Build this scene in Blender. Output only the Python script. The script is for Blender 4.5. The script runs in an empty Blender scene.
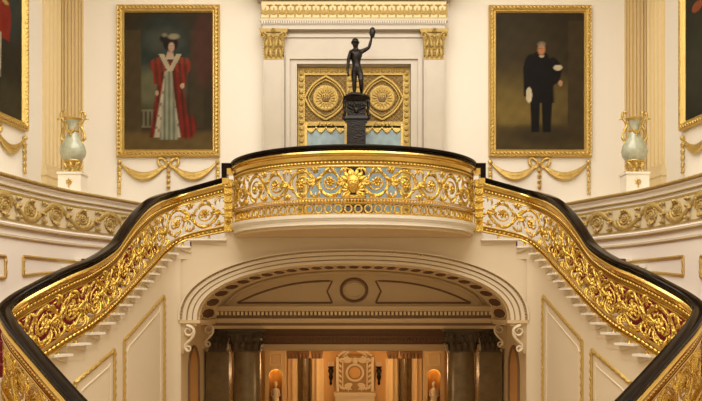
import bpy, bmesh, math, random
from math import sin, cos, pi, sqrt, atan2, hypot
from mathutils import Vector
random.seed(7)
S = bpy.context.scene
COL = S.collection
F = 800.0; HZ = 310.0
def axis_px(Y): return 356.6 - 40.0/Y
def XL(px, Y): return (px-axis_px(Y))/F*Y
def ZZ(py, Y): return (HZ-py)/F*Y

# ------------------------------------------------------------------ materials
def mat(name, col, rough=.5, metal=0., bump=0., bscale=20., var=0., vscale=4., coat=0., spec=None, emit=None, es=0.):
    m = bpy.data.materials.new(name); m.use_nodes = True
    nt = m.node_tree; b = nt.nodes['Principled BSDF']
    b.inputs['Base Color'].default_value = (*col, 1)
    b.inputs['Roughness'].default_value = rough
    b.inputs['Metallic'].default_value = metal
    if coat: b.inputs['Coat Weight'].default_value = coat; b.inputs['Coat Roughness'].default_value = .08
    if spec is not None: b.inputs['Specular IOR Level'].default_value = spec
    if emit: b.inputs['Emission Color'].default_value = (*emit, 1); b.inputs['Emission Strength'].default_value = es
    tc = nt.nodes.new('ShaderNodeTexCoord')
    if var:
        n = nt.nodes.new('ShaderNodeTexNoise'); n.inputs['Scale'].default_value = vscale; n.inputs['Detail'].default_value = 6
        nt.links.new(tc.outputs['Object'], n.inputs['Vector'])
        r = nt.nodes.new('ShaderNodeMixRGB'); r.blend_type = 'MIX'
        r.inputs[1].default_value = (*[c*(1-var) for c in col], 1); r.inputs[2].default_value = (*[min(1, c*(1+var)) for c in col], 1)
        nt.links.new(n.outputs['Fac'], r.inputs[0]); nt.links.new(r.outputs[0], b.inputs['Base Color'])
    if bump:
        n = nt.nodes.new('ShaderNodeTexNoise'); n.inputs['Scale'].default_value = bscale; n.inputs['Detail'].default_value = 4
        nt.links.new(tc.outputs['Object'], n.inputs['Vector'])
        bp = nt.nodes.new('ShaderNodeBump'); bp.inputs['Strength'].default_value = bump; bp.inputs['Distance'].default_value = .02
        nt.links.new(n.outputs['Fac'], bp.inputs['Height']); nt.links.new(bp.outputs[0], b.inputs['Normal'])
    return m
M_ = {}
M_['wall'] = mat('cream_wall', (.82, .755, .645), .7, var=.02, vscale=1.2)
M_['stringwall'] = mat('stone_cream', (.74, .62, .44), .55, var=.03, vscale=1.5)
M_['white'] = mat('white_paint', (.86, .79, .66), .5)
M_['marble'] = mat('white_marble', (.55, .48, .38), .25, var=.10, vscale=3)
M_['tread'] = mat('tread_marble', (.84, .77, .64), .35, var=.05, vscale=5)
M_['gold'] = mat('gilt_bronze', (.68, .46, .10), .24, 1., bump=.7, bscale=55, var=.35, vscale=14)
M_['goldrail'] = mat('gilt_moulding', (.76, .53, .15), .22, 1., bump=.12, bscale=30)
M_['goldwall'] = mat('gilt_plaster', (.64, .45, .14), .38, .8, bump=.6, bscale=50, var=.15, vscale=12)
M_['golddull'] = mat('old_gold_relief', (.50, .35, .11), .5, .45, bump=.5, bscale=50, var=.25, vscale=18)
M_['goldpale'] = mat('pale_gilt_stone', (.74, .60, .33), .5, .15, var=.08, vscale=8)
M_['black'] = mat('polished_ebony', (.008, .004, .0025), .13, spec=.12)
M_['bronze'] = mat('dark_bronze', (.012, .008, .006), .26, .5, bump=.5, bscale=30)
M_['red'] = mat('red_carpet', (.20, .010, .012), .95, bump=.5, bscale=200)
M_['brass'] = mat('brass_rod', (.8, .55, .2), .25, 1.)
M_['pilaster'] = mat('cream_gilt_pilaster', (.72, .57, .32), .5, .1, var=.06, vscale=8)
M_['fillet'] = mat('soft_gilt_line', (.66, .48, .20), .45, .5)
M_['friezeground'] = mat('frieze_cream', (.66, .55, .34), .6)
M_['tanline'] = mat('tan_line', (.40, .28, .14), .6)
M_['bandground'] = mat('dark_old_gold', (.30, .19, .04), .4, .9)  # darker old gold for the strip behind the bead rows
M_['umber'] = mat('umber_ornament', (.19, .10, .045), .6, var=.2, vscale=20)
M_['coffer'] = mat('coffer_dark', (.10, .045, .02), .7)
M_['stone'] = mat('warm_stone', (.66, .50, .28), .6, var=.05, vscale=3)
M_['capdark'] = mat('blackened_gilt', (.07, .045, .02), .5, .3)
M_['green'] = mat('green_brown_marble', (.15, .10, .042), .25, var=.5, vscale=6)
M_['floor'] = mat('marble_floor', (.45, .36, .26), .3, var=.15, vscale=2)
M_['doorgold'] = mat('door_gilt', (.50, .34, .10), .42, .7, bump=.6, bscale=60, var=.25, vscale=20)
M_['doordark'] = mat('door_lattice_ground', (.22, .14, .05), .6, .3)
M_['celadon'] = mat('celadon_glaze', (.43, .44, .31), .22, var=.35, vscale=14, coat=.5)
M_['flesh'] = mat('pale_statue', (.75, .66, .5), .5)
M_['lampshade'] = mat('lamp_glass', (1, .75, .4), .4, emit=(1, .6, .2), es=6)
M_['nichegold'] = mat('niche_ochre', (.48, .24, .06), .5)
# mirror glass, its blue reflections painted in as cloudy colour
gm = mat('mirror_glass', (.34, .45, .50), .2, .3, var=.5, vscale=6); M_['glass'] = gm
M_['carvground'] = mat('shadow_stone', (.36, .24, .11), .7)  # shade behind the carving put into the ground colour; frontal light leaves none
M_['hall'] = mat('hall_wall', (.66, .40, .16), .6, var=.04)

# ------------------------------------------------------------------ mesh builder
class MB:
    def __init__(s): s.v = []; s.f = []
    def add(s, vs, fs):
        o = len(s.v); s.v += [tuple(p) for p in vs]; s.f += [tuple(i+o for i in f) for f in fs]
    def box(s, x0, x1, y0, y1, z0, z1, T=None):
        vs = [(x, y, z) for z in (z0, z1) for y in (y0, y1) for x in (x0, x1)]
        if T: vs = [T(*p) for p in vs]
        s.add(vs, [(0,2,3,1),(4,5,7,6),(0,1,5,4),(2,6,7,3),(0,4,6,2),(1,3,7,5)])
    def frustum(s, cx, cy, z0, z1, a0, b0, a1, b1):
        vs = [(cx+sx*a0, cy+sy*b0, z0) for sx, sy in ((-1,-1),(1,-1),(1,1),(-1,1))]+[(cx+sx*a1, cy+sy*b1, z1) for sx, sy in ((-1,-1),(1,-1),(1,1),(-1,1))]
        s.add(vs, [(3,2,1,0),(4,5,6,7),(0,1,5,4),(1,2,6,5),(2,3,7,6),(3,0,4,7)])
    def loft(s, rings, closed=True, caps=True):
        n = len(rings[0]); vs = [p for r in rings for p in r]; fs = []
        for i in range(len(rings)-1):
            for j in range(n if closed else n-1):
                k = (j+1) % n
                fs.append((i*n+j, i*n+k, (i+1)*n+k, (i+1)*n+j))
        if caps and closed:
            fs.append(tuple(range(n-1, -1, -1))); fs.append(tuple((len(rings)-1)*n+j for j in range(n)))
        s.add(vs, fs)
    def loop(s, rings):
        rings = rings+[rings[0]]; s.loft(rings, True, False)
    def lathe(s, prof, cx, cy, n=24, T=None, a0=0, a1=2*pi):
        full = abs(a1-a0-2*pi) < 1e-6
        m = n if full else n+1
        rings = []
        for r, z in prof:
            ring = [(cx+r*cos(a0+(a1-a0)*k/n), cy+r*sin(a0+(a1-a0)*k/n), z) for k in range(m)]
            if T: ring = [T(*p) for p in ring]
            rings.append(ring)
        s.loft(rings, full, full)
    def stroke(s, M, pts, rad, w0=0., th=.7, n=6):
        L = len(pts)
        if not hasattr(rad, '__len__'): rad = [rad]*L
        rings = []
        for i in range(L):
            a = pts[max(0, i-1)]; b = pts[min(L-1, i+1)]
            du, dv = b[0]-a[0], b[1]-a[1]; l = hypot(du, dv) or 1e-9
            nu, nv = -dv/l, du/l; r = rad[i]
            w = pts[i][2] if len(pts[i]) > 2 else 0
            rings.append([M(pts[i][0]+nu*r*cos(2*pi*k/n), pts[i][1]+nv*r*cos(2*pi*k/n), w0+w+th*r*sin(2*pi*k/n)) for k in range(n)])
        s.loft(rings)
    def tube(s, pts, rad, n=8):
        L = len(pts); rings = []
        if not hasattr(rad, '__len__'): rad = [rad]*L
        up = Vector((.13, .21, .97)).normalized(); P = [Vector(p) for p in pts]
        for i in range(L):
            t = (P[min(L-1, i+1)]-P[max(0, i-1)]); t = t.normalized() if t.length > 1e-9 else Vector((0,0,1))
            x = t.cross(up); x = x.normalized() if x.length > 1e-4 else Vector((1,0,0)); y = t.cross(x)
            rings.append([tuple(P[i]+x*rad[i]*cos(2*pi*k/n)+y*rad[i]*sin(2*pi*k/n)) for k in range(n)])
        s.loft(rings)
    def ball(s, c, rx, ry=None, rz=None, nu=10, nv=6):
        ry = ry or rx; rz = rz or rx
        rings = [[(c[0]+rx*sin(pi*i/nv)*cos(2*pi*j/nu), c[1]+ry*sin(pi*i/nv)*sin(2*pi*j/nu), c[2]+rz*cos(pi*i/nv)) for j in range(nu)] for i in [.12]+list(range(1, nv))+[nv-.12]]
        s.loft(rings)
def tag(o, label=None, cat=None, group=None, kind=None):
    if label: o['label'] = label
    if cat: o['category'] = cat
    if group: o['group'] = group
    if kind: o['kind'] = kind
    return o
def obj(name, mb, m, parent=None, smooth=False, mx=1):
    me = bpy.data.meshes.new(name)
    v = mb.v if mx == 1 else [(p[0]*mx, p[1], p[2]) for p in mb.v]
    if parent is not None:
        L = parent.matrix_basis.translation if parent.parent is None else (parent.parent.matrix_basis.translation+parent.matrix_basis.translation)
        ox, oy, oz = L
        v = [(p[0]-ox, p[1]-oy, p[2]-oz) for p in v]
    me.from_pydata(v, [], mb.f)
    bm = bmesh.new(); bm.from_mesh(me); bmesh.ops.recalc_face_normals(bm, faces=bm.faces); bm.to_mesh(me); bm.free()
    me.materials.append(M_[m] if isinstance(m, str) else m)
    o = bpy.data.objects.new(name, me); COL.objects.link(o)
    if smooth:
        me.polygons.foreach_set('use_smooth', [True]*len(me.polygons))
        try:
            me.set_sharp_from_angle(angle=math.radians(50))
        except Exception: pass
    if parent is not None: o.parent = parent
    return o
def thing(name, loc, label, cat, group=None):
    o = bpy.data.objects.new(name, None); COL.objects.link(o); o.location = loc; o.empty_display_size = .1
    return tag(o, label, cat, group)
def struct(name, mb, m, smooth=False): return tag(obj(name, mb, m, None, smooth), kind='structure')

# ------------------------------------------------------------------ paths
def catmull(P, n=12):
    out = []
    for i in range(len(P)-1):
        p0 = P[max(0, i-1)]; p1 = P[i]; p2 = P[i+1]; p3 = P[min(len(P)-1, i+2)]
        for k in range(n):
            t = k/n
            out.append(tuple(.5*((2*b)+(-a+c)*t+(2*a-5*b+4*c-d)*t*t+(-a+3*b-3*c+d)*t**3) for a, b, c, d in zip(p0, p1, p2, p3)))
    out.append(P[-1]); return out
def lerp_tab(tab, x):
    # monotone smooth interpolation through table points
    if x <= tab[0][0]:
        a, b = tab[0], tab[1]; return a[1]+(b[1]-a[1])*(x-a[0])/(b[0]-a[0])
    if x >= tab[-1][0]:
        a, b = tab[-2], tab[-1]; return b[1]+(b[1]-a[1])/(b[0]-a[0])*(x-b[0])
    for i in range(len(tab)-1):
        if x <= tab[i+1][0]:
            x0, y0 = tab[i]; x1, y1 = tab[i+1]; h = x1-x0
            def sl(j):
                j0 = max(0, j-1); j1 = min(len(tab)-1, j+1); return (tab[j1][1]-tab[j0][1])/(tab[j1][0]-tab[j0][0])
            m0, m1 = sl(i), sl(i+1); t = (x-x0)/h
            return (2*t**3-3*t*t+1)*y0+(t**3-2*t*t+t)*h*m0+(-2*t**3+3*t*t)*y1+(t**3-t*t)*h*m1
class Path:
    def __init__(s, pts):
        s.p = pts; s.s = [0]
        for a, b in zip(pts, pts[1:]): s.s.append(s.s[-1]+hypot(b[0]-a[0], b[1]-a[1]))
        s.L = s.s[-1]; s.nv = []
        for i in range(len(pts)):
            a = pts[max(0, i-1)]; b = pts[min(len(pts)-1, i+1)]; dx, dy = b[0]-a[0], b[1]-a[1]; l = hypot(dx, dy)
            s.nv.append((-dy/l, dx/l))
    def at(s, u):
        import bisect
        if u <= 0: i, t = 0, u/(s.s[1]-s.s[0])
        elif u >= s.L: i = len(s.p)-2; t = (u-s.s[i])/(s.s[i+1]-s.s[i])
        else:
            i = min(bisect.bisect_right(s.s, u)-1, len(s.p)-2); t = (u-s.s[i])/(s.s[i+1]-s.s[i])
        a, b = s.p[i], s.p[i+1]; tc = min(1, max(0, t)); n0, n1 = s.nv[i], s.nv[i+1]
        nx, ny = n0[0]*(1-tc)+n1[0]*tc, n0[1]*(1-tc)+n1[1]*tc; l = hypot(nx, ny)
        return (a[0]+(b[0]-a[0])*t, a[1]+(b[1]-a[1])*t), (nx/l, ny/l)
    def s_of_px(s, px, lo=0, hi=None):
        hi = hi or s.L; best = None
        for k in range(400):
            u = lo+(hi-lo)*k/399; (x, y), _ = s.at(u); d = abs(axis_px(y)+x/y*F-px)
            if best is None or d < best[0]: best = (d, u)
        return best[1]

# stair balustrade plan (left side; the right side mirrors it)
STP = Path(catmull([(-2.16,13.62),(-2.6,13.61),(-2.93,13.56),(-3.12,13.25),(-3.2,12.6),(-3.26,12.0),(-3.34,11.0),(-3.43,10.4),(-3.56,10.0),(-3.69,9.62),(-3.84,9.2),(-3.84,8.84),(-3.62,8.48),(-3.3,8.12),(-2.55,7.33),(-1.85,6.65)], 10))
def ss(px): return STP.s_of_px(px, 0, 5.6)
ZF = [(0,1.33)]+[(ss(p), v) for p, v in ((185,1.17),(165,.925),(137,.39),(110,-.03),(90,-.247),(68,-.41),(48,-.555))]
s48 = ZF[-1][0]; ZF += [(s48+.47,-.745),(s48+1.25,-1.05),(s48+2.9,-1.70)]
ZR = [(0,2.26)]+[(ss(p), v) for p, v in ((185,2.06),(165,1.93),(150,1.74),(137,1.49),(126,1.22),(115,.95),(105,.81),(90,.67),(68,.53),(48,.40))]
ZR += [(s48+.47,.205),(s48+.82,.055),(s48+1.25,-.107),(s48+1.7,-.29),(s48+2.85,-.76),(s48+3.4,-.98)]
zf = lambda u: lerp_tab(ZF, u)
zr = lambda u: lerp_tab(ZR, u)
def MST(u, v, w):
    (x, y), n = STP.at(u); a = zf(u); b = zr(u)
    return (x+n[0]*w, y+n[1]*w, a+v*(b-a)/.95)
SEND = STP.L
# landing balustrade (right to left so that the normal faces the well)
EC, EA, EB = 13.78, 2.02, 1.78
LP = Path([(EA*sin(a), EC-EB*cos(a)) for a in [(1.49-2.98*k/90) for k in range(91)]])
ZL = 1.43
def MLD(u, v, w):
    (x, y), n = LP.at(u); return (x+n[0]*w, y+n[1]*w, ZL+v)

# ------------------------------------------------------------------ ornament
def arcpts(cx, cy, r0, r1, a0, a1, n):
    return [(cx+(r0+(r1-r0)*k/n)*cos(a0+(a1-a0)*k/n), cy+(r0+(r1-r0)*k/n)*sin(a0+(a1-a0)*k/n)) for k in range(n+1)]
def taper(n, r0, r1, rm=None):
    out = []
    for k in range(n+1):
        t = k/n; out.append(r0+(r1-r0)*t)
    return out
def leaf(mb, M, u, v, ang, ln, wd, curl, w0=0., th=.6, n=6, rise=.012):
    pts = []; rad = []; a = ang; x, y = u, v
    for k in range(n+1):
        t = k/n; pts.append((x, y, rise*sin(pi*t))); rad.append(max(.0025, wd*sin(pi*min(1, t*.82+.14))**.8*(1-.35*t)))
        a += curl/n; x += ln/n*cos(a); y += ln/n*sin(a)
    mb.stroke(M, pts, rad, w0, th, 6)
def rosette(mb, M, cu, cv, R, w0=0., petals=7):
    for k in range(petals):
        a = 2*pi*k/petals
        mb.stroke(M, [(cu+cos(a)*R*.2, cv+sin(a)*R*.2), (cu+cos(a)*R*.6, cv+sin(a)*R*.6, .006), (cu+cos(a)*R, cv+sin(a)*R)], [R*.12, R*.3, R*.1], w0, .7, 6)
    mb.stroke(M, [(cu-R*.3, cv, w0+.010), (cu, cv, w0+.016), (cu+R*.3, cv, w0+.010)], [R*.1, R*.32, R*.1], 0, .9, 6)
def bead_line(mb, M, u0, u1, step, v, r, w0):
    n = int((u1-u0)/step)*4
    mb.stroke(M, [(u0+(u1-u0)*k/n, v) for k in range(n+1)], [(r, r*.72, r*.22, r*.72)[k % 4] for k in range(n+1)], w0, .8, 6)
def scroll_cell(M, u0, P, vb, vt, sg, w0=0., g=1., lush=1., extra=0, wave=1.):
    """one spiral of a running acanthus scroll: returns (scroll mesh, rosette mesh)"""
    mb = MB(); H = vt-vb; vc = (vb+vt)/2; cu = u0+P*.5; R = min(P*.53, H*.47); cv = vc-sg*H*.02
    th = .75; d = -1 if sg > 0 else 1
    n = 14; A = H*.44
    pts = [(u0+P*k/n, vc+sg*A*sin(pi*k/n)) for k in range(n+1)]
    mb.stroke(M, pts, [(.018+.014*sin(pi*k/n))*g*wave for k in range(n+1)], w0, th/wave, 8)
    n = 28; a0 = pi; a1 = pi+d*pi*3.6
    pts = arcpts(cu, cv, R, R*.30, a0, a1, n)
    mb.stroke(M, pts, taper(n, .030*g, .013*g), w0, th, 7)
    def sp(t): a = a0+(a1-a0)*t; r = R*(1-.70*t); return cu+r*cos(a), cv+r*sin(a), a
    for k in range(12):         # toothed leaf edge along the outer turn
        t = .03+.44*k/12; x, y, a = sp(t)
        leaf(mb, M, x, y, a+d*1.0, H*(.17 if k % 2 else .13)*lush, .024*g, d*1.4, w0+.004*(k % 2), th)
    for k in range(6):          # and turned inwards
        x, y, a = sp(.10+.10*k); leaf(mb, M, x, y, a+pi-d*.7, H*.15, .019*g, -d*1.4, w0+.012, th)
    for (du, dv, an, cl, ln, wd) in ((0, 0, sg*.9, -sg*1.9, .36, .034), (0, 0, sg*1.7, sg*1.6, .32, .032), (0, 0, -sg*.8, sg*2.0, .36, .034), (P*.5, -sg*H*.47, .15*sg, sg*1.5, .34, .028), (P*.5, -sg*H*.47, pi-.15*sg, -sg*1.5, .34, .028),
            (P*.05, sg*H*.30, sg*2.1, -sg*1.9, .26, .028), (P*.95, -sg*H*.32, -sg*2.2, sg*2., .26, .028), (P*.03, -sg*H*.46, sg*.3, sg*1.6, .28, .028), (P*.97, sg*H*.46, pi+sg*.3, sg*1.6, .28, .028)):
        leaf(mb, M, u0+du, vc+dv, an, H*ln*1.2*lush, wd*g, cl, w0+.008, th, 8, .03)
    for q in (-1, 1):           # fans closing the corners between spirals
        for k in range(3):
            leaf(mb, M, u0, vc+q*H*.48, -q*pi/2+(k-1)*.75, H*.22*lush, .022*g, (k-1)*.8, w0+.01, th)
    for k in range(5):
        leaf(mb, M, u0+.01, vc, sg*(-.9+.45*k), H*.22, .022*g, .6*(1 if k % 2 else -1), w0+.025, th)
    rr = random.Random(int(u0*100)+7)
    for k in range(extra):
        a = rr.uniform(0, 2*pi); r = R*rr.uniform(.35, 1.25)
        x = cu+r*cos(a); y = min(vt-.02, max(vb+.02, cv+r*sin(a)))
        leaf(mb, M, x, y, a+rr.uniform(-1, 1)+d*1.2, H*rr.uniform(.12, .20), .019*g, d*rr.uniform(.8, 2), w0-.012, th, 5)
    rb = MB(); rosette(rb, M, cu, cv, R*.36, w0+.014)
    return mb, rb
def sweep(mb, M, us, prof):
    mb.loft([[M(u, v, w) for (w, v) in prof] for u in us])
def frange(a, b, n): return [a+(b-a)*k/n for k in range(n+1)]
def rail_prof(zc, hw, h, k=10):
    out = []
    for i in range(k*2):
        a = 2*pi*i/(k*2); c, s_ = cos(a), sin(a)
        out.append((hw*abs(c)**.6*(1 if c > 0 else -1), zc+h/2*abs(s_)**.7*(1 if s_ > 0 else -1)))
    return out
def beads(mb, M, u0, u1, step, v, r, w0, th=.8, diag=True):
    n = max(1, int((u1-u0)/step))
    for k in range(n):
        u = u0+(k+.5)*(u1-u0)/n; a = .5*step
        mb.stroke(M, [(u-a*.8, v-r*.6), (u-a*.2, v+r*.1), (u+a*.7, v+r*.7)], [r*.3, r, r*.25], w0, th, 6)

# ================================================================== SETTING
CW = [(0,15.0),(-3.72,15.0),(-3.92,14.6),(-4.34,13.7),(-4.72,12.86),(-5.03,11.4),(-5.18,10.0),(-5.22,8.0),(-5.22,4.0),(-5.22,-1.5)]
CWP = Path(catmull(CW[1:], 14))
LEDGE = 1.953
def swall(Y): return -5.49-.113*(15-Y)
for sg, side in ((1, 'left'), (-1, 'right')):
    m = MB()   # curved stair wall up to the ledge
    inner = []
    for (x, y), n in zip(CWP.p, CWP.nv): inner.append((x, y))
    rings = [[(x, y, -1.9), (x, y, LEDGE-.04), (x-.12 if y < 14.7 else x, y+(.05 if y > 12 else 0), LEDGE-.04), (x-.12 if y < 14.7 else x, y+(.05 if y > 12 else 0), -1.9)] for x, y in inner]
    m.loft(rings); struct('wall_stair_'+side, MB.__new__(MB) if False else m, 'wall') if False else None
    o = obj('wall_stair_'+side, m, 'wall', mx=sg, smooth=True); tag(o, kind='structure')
    m = MB()   # upper side wall, behind the ledge
    m.loft([[(swall(15.2), 15.2, -1.9), (swall(15.2), 15.2, 7.2), (swall(15.2)-.2, 15.2, 7.2), (swall(15.2)-.2, 15.2, -1.9)], [(swall(-1.5), -1.5, -1.9), (swall(-1.5), -1.5, 7.2), (swall(-1.5)-.2, -1.5, 7.2), (swall(-1.5)-.2, -1.5, -1.9)]])
    tag(obj('wall_'+side, m, 'wall', mx=sg), kind='structure')
    m = MB()   # ledge top
    rings = []
    for (x, y) in inner:
        rings.append([(x+.0, y, LEDGE-.06), (x, y, LEDGE-.012), (min(x, swall(y)) if y < 14.95 else x-.01, y, LEDGE-.012), (min(x, swall(y)) if y < 14.95 else x-.01, y, LEDGE-.06)])
    m.loft(rings); tag(obj('trim_ledge_'+side, m, 'white', mx=sg), kind='structure')
    # mouldings of the stair wall
    def MW(u, v, w):
        (x, y), n = CWP.at(u); return (x+n[0]*w, y+n[1]*w, v)
    us = frange(.02, CWP.L-3, 90)
    m = MB()
    sweep(m, MW, us, [(-.01, 1.86), (.05, 1.88), (.055, 1.90), (.02, 1.90), (-.01, 1.90)])
    sweep(m, MW, us, [(-.01, 1.80), (.03, 1.80), (.035, 1.82), (-.01, 1.83)])
    sweep(m, MW, us, [(-.01, 1.22), (.05, 1.22), (.06, 1.25), (.03, 1.27), (-.01, 1.28)])
    sweep(m, MW, us, [(-.01, 1.07), (.02, 1.07), (.03, 1.10), (-.01, 1.11)])
    o = obj('trim_moulding_'+side, m, 'white', mx=sg, smooth=True); tag(o, kind='structure')
    m = MB()
    sweep(m, MW, us, [(.0, 1.90), (.07, 1.905), (.085, 1.93), (.07, 1.955), (0, 1.955)])
    k = 0; u = .3
    while u < 7: m.stroke(MW, [(u-.02, 1.91), (u, 1.93), (u+.02, 1.95)], [.006, .018, .006], .085, .8, 5); u += .055
    sweep(m, MW, us, [(0, 1.783), (.038, 1.783), (.038, 1.80), (0, 1.80)])
    sweep(m, MW, us, [(0, 1.205), (.055, 1.205), (.055, 1.222), (0, 1.222)])
    sweep(m, MW, us, [(0, 1.055), (.03, 1.055), (.03, 1.07), (0, 1.07)])
    o = obj('trim_gilt_bead_'+side, m, 'golddull', mx=sg); tag(o, kind='structure')
    # gilt scroll frieze
    t = thing('scroll_frieze', (sg*-4.5, 13.2, 1.32), 'running gilt acanthus frieze on the curved stair wall below the %s-hand urn' % side, 'frieze')
    b = MB(); sweep(b, MW, us, [(0, 1.30), (.018, 1.30), (.018, 1.325), (.004, 1.325), (.004, 1.695), (.018, 1.695), (.018, 1.725), (0, 1.725)]); obj('border', b, 'golddull', t, mx=sg)
    b = MB(); sweep(b, MW, us, [(0, 1.325), (.008, 1.325), (.008, 1.695), (0, 1.695)]); obj('ground', b, 'friezeground', t, mx=sg)
    u = .25; k = 0
    while u < 6.9:
        c, r = scroll_cell(MW, u, .64, 1.335, 1.685, 1 if k % 2 else -1, .016, 1.0, .62, 0, 1.75)
        so = obj('scroll', c, 'golddull', t, True, sg); obj('rosette', r, 'golddull', so, True, sg); u += .64; k += 1
    # wall panels above the stairs
    def poly_panel(pts, name, label, r=.028):
        tt = thing(name, (sg*pts[0][3], pts[0][4], pts[0][1]), label, 'moulding')
        return tt
def spx_w(px): return CWP.s_of_px(px, 0, 6)
def moulding_loop(M, pts, r, w0, mb, th=.7, sub=10):
    P = []
    for a, b in zip(pts, pts[1:]+pts[:1]):
        seg = [(a[0]+(b[0]-a[0])*k/sub, a[1]+(b[1]-a[1])*k/sub) for k in range(sub+1)]
        mb.stroke(M, seg, r, w0, th, 8)
def MWl(u, v, w):
    (x, y), n = CWP.at(u); return (x+n[0]*w, y+n[1]*w, v)
for sg, side in ((1, 'left'), (-1, 'right')):
    for nm, pa, pb, lab in (('a', 22.5, 100, 'long tapering gilt wall panel moulding above the %s stair rail'), ('b', -60, 5, 'gilt wall panel moulding at the far %s edge beside the stair')):
        ua, ub = spx_w(pa), spx_w(pb)
        if pa < 0: ua = ub+1.15
        dz = 0 if pa > 0 else -.03
        zt = .80+dz
        pts = [(ua, zt), (ub, zt), (ub, (.70 if pa > 0 else .53+dz)), (ua, .515+dz)]
        if pa < 0: pts = [(ua, zt), (ub, zt), (ub, .47), (ua, .30)]
        (x, y), _ = CWP.at(ua)
        m = MB(); moulding_loop(MWl, pts, .026, .012, m)
        for a, b in zip(pts, pts[1:]+pts[:1]):
            n = max(1, int(hypot(b[0]-a[0], b[1]-a[1])/.14))
            for k in range(n):
                q = ((a[0]+(b[0]-a[0])*(k+.5)/n), (a[1]+(b[1]-a[1])*(k+.5)/n)); dx, dy = (b[0]-a[0])/n*.25, (b[1]-a[1])/n*.25
                m.stroke(MWl, [(q[0]-dx, q[1]-dy), q, (q[0]+dx, q[1]+dy)], [.006, .018, .006], .03, .7, 6)
        o = obj('wall_panel_moulding', m, 'goldwall', None, True, sg); tag(o, lab % side, 'moulding')

# back wall of the landing
def arch_curve(hw, top, z0, p=2.3, n=48):
    out = []
    for k in range(n+1):
        a = pi*(1-k/n); c, s_ = cos(a), sin(a)
        out.append((hw*(abs(c)**(2/p))*(1 if c >= 0 else -1), z0+(top-z0)*abs(s_)**(2/p)))
    return out
DX, DT = 1.06, 4.575
m = MB()
m.box(-5.9, -DX, 15.0, 15.3, 1.2, 7.2); m.box(DX, 5.9, 15.0, 15.3, 1.2, 7.2); m.box(-DX, DX, 15.0, 15.3, DT, 7.2)
struct('wall_back', m, 'wall')
# landing floor with bulging front
m = MB(); top = []
for k in range(61):
    a = -1.49+2.98*k/60; top.append(((EA+.06)*sin(a), EC-(EB+.06)*cos(a)))
outl = top+[(2.2, 13.68), (2.2, 15.0), (-2.2, 15.0), (-2.2, 13.68)]
m.loft([[(x, y, ZL-.02) for x, y in outl], [(x, y, ZL) for x, y in outl]]); m.box(-2.2, 2.2, 13.85, 15.0, ZL-.5, ZL-.02)
struct('floor_landing', m, 'floor')
m = MB()
for (z0, z1, e0, e1) in ((ZL-.05, ZL-.0, .07, .075), (ZL-.085, ZL-.05, .04, .06), (ZL-.13, ZL-.085, .025, .03), (ZL-.15, ZL-.13, .035, .035)):
    def ring(z, e): return [((EA+e)*sin(a), EC-(EB+e)*cos(a), z) for a in frange(-1.49, 1.49, 60)]+[((EA+e)*.5, 13.9, z), (-(EA+e)*.5, 13.9, z)]
    m.loft([ring(z0, e0), ring(z1-.0005, e1)])
struct('trim_landing_edge', m, 'tread')
m = MB(); ring = lambda z: [((EA-.02)*sin(a), EC-(EB-.02)*cos(a), z) for a in frange(-1.49, 1.49, 60)]
m.loft([ring(ZL-.20), ring(ZL-.14)]); struct('ceiling_landing_soffit', m, 'stone')

# arch wall
YA = 13.60; ZI = -.17; AH, AT = 2.66, .79
def wtop(x):
    x = abs(x)
    if x < 2.2: return ZL-.1
    u = 0
    while u < 2 and -STP.at(u)[0][0] < x: u += .02
    return zf(u)-.20
def arch_strips(m, curve, ztopf, y0, y1, zbot_side, x_out):
    xs = curve
    for (a, b) in zip(xs, xs[1:]):
        ta, tb = ztopf(a[0]), ztopf(b[0])
        r0 = [(a[0], y0, a[1]), (a[0], y0, ta), (a[0], y1, ta), (a[0], y1, a[1])]; r1 = [(b[0], y0, b[1]), (b[0], y0, tb), (b[0], y1, tb), (b[0], y1, b[1])]
        if abs(a[0]-b[0]) > 1e-5: m.loft([r0, r1])
cv = arch_curve(AH, AT, ZI)
m = MB(); arch_strips(m, cv, wtop, YA, YA+.25, -4, 3)
for sg in (-1, 1):
    xs = frange(AH, 2.99, 8)
    m.loft([[(sg*x, YA, ZI), (sg*x, YA, wtop(x)), (sg*x, YA+.25, wtop(x)), (sg*x, YA+.25, ZI)] for x in xs])
    m.box(*sorted((sg*2.975, sg*3.16)), YA+.002, YA+.3, -4, ZI); m.box(*sorted((sg*2.98, sg*3.16)), YA+.01, YA+.24, ZI, .8)
struct('wall_arch', m, 'stringwall')
# archivolt mouldings
oc = arch_curve(2.97, 1.033, ZI, 2.3, 80); ic = arch_curve(AH, AT, ZI, 2.3, 80)
def band(m, f0, f1, y0, y1):
    rings = []
    for o_, i_ in zip(oc, ic):
        p0 = (o_[0]+(i_[0]-o_[0])*f0, o_[1]+(i_[1]-o_[1])*f0); p1 = (o_[0]+(i_[0]-o_[0])*f1, o_[1]+(i_[1]-o_[1])*f1)
        rings.append([(p0[0], y0, p0[1]), (p1[0], y0, p1[1]), (p1[0], y1, p1[1]), (p0[0], y1, p0[1])])
    m.loft(rings)
t = thing('archivolt', (0, YA, ZI), 'wide depressed arch surround with stepped cream mouldings under the landing', 'arch surround')
m = MB(); band(m, .0, .10, YA-.10, YA+.01); band(m, .22, .42, YA-.06, YA+.01); band(m, .50, .72, YA-.03, YA+.01); band(m, .80, 1.0, YA-.045, YA+.02); obj('stepped_moulding', m, 'stringwall', t)
m = MB(); band(m, .10, .22, YA-.05, YA+.01); band(m, .42, .50, YA-.01, YA+.005); band(m, .72, .80, YA-.008, YA+.005); obj('dark_fillet', m, 'tanline', t)
m = MB(); fine = Path([(o_[0]+(i_[0]-o_[0])*.16, o_[1]+(i_[1]-o_[1])*.16) for o_, i_ in zip(oc, ic)])
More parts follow.
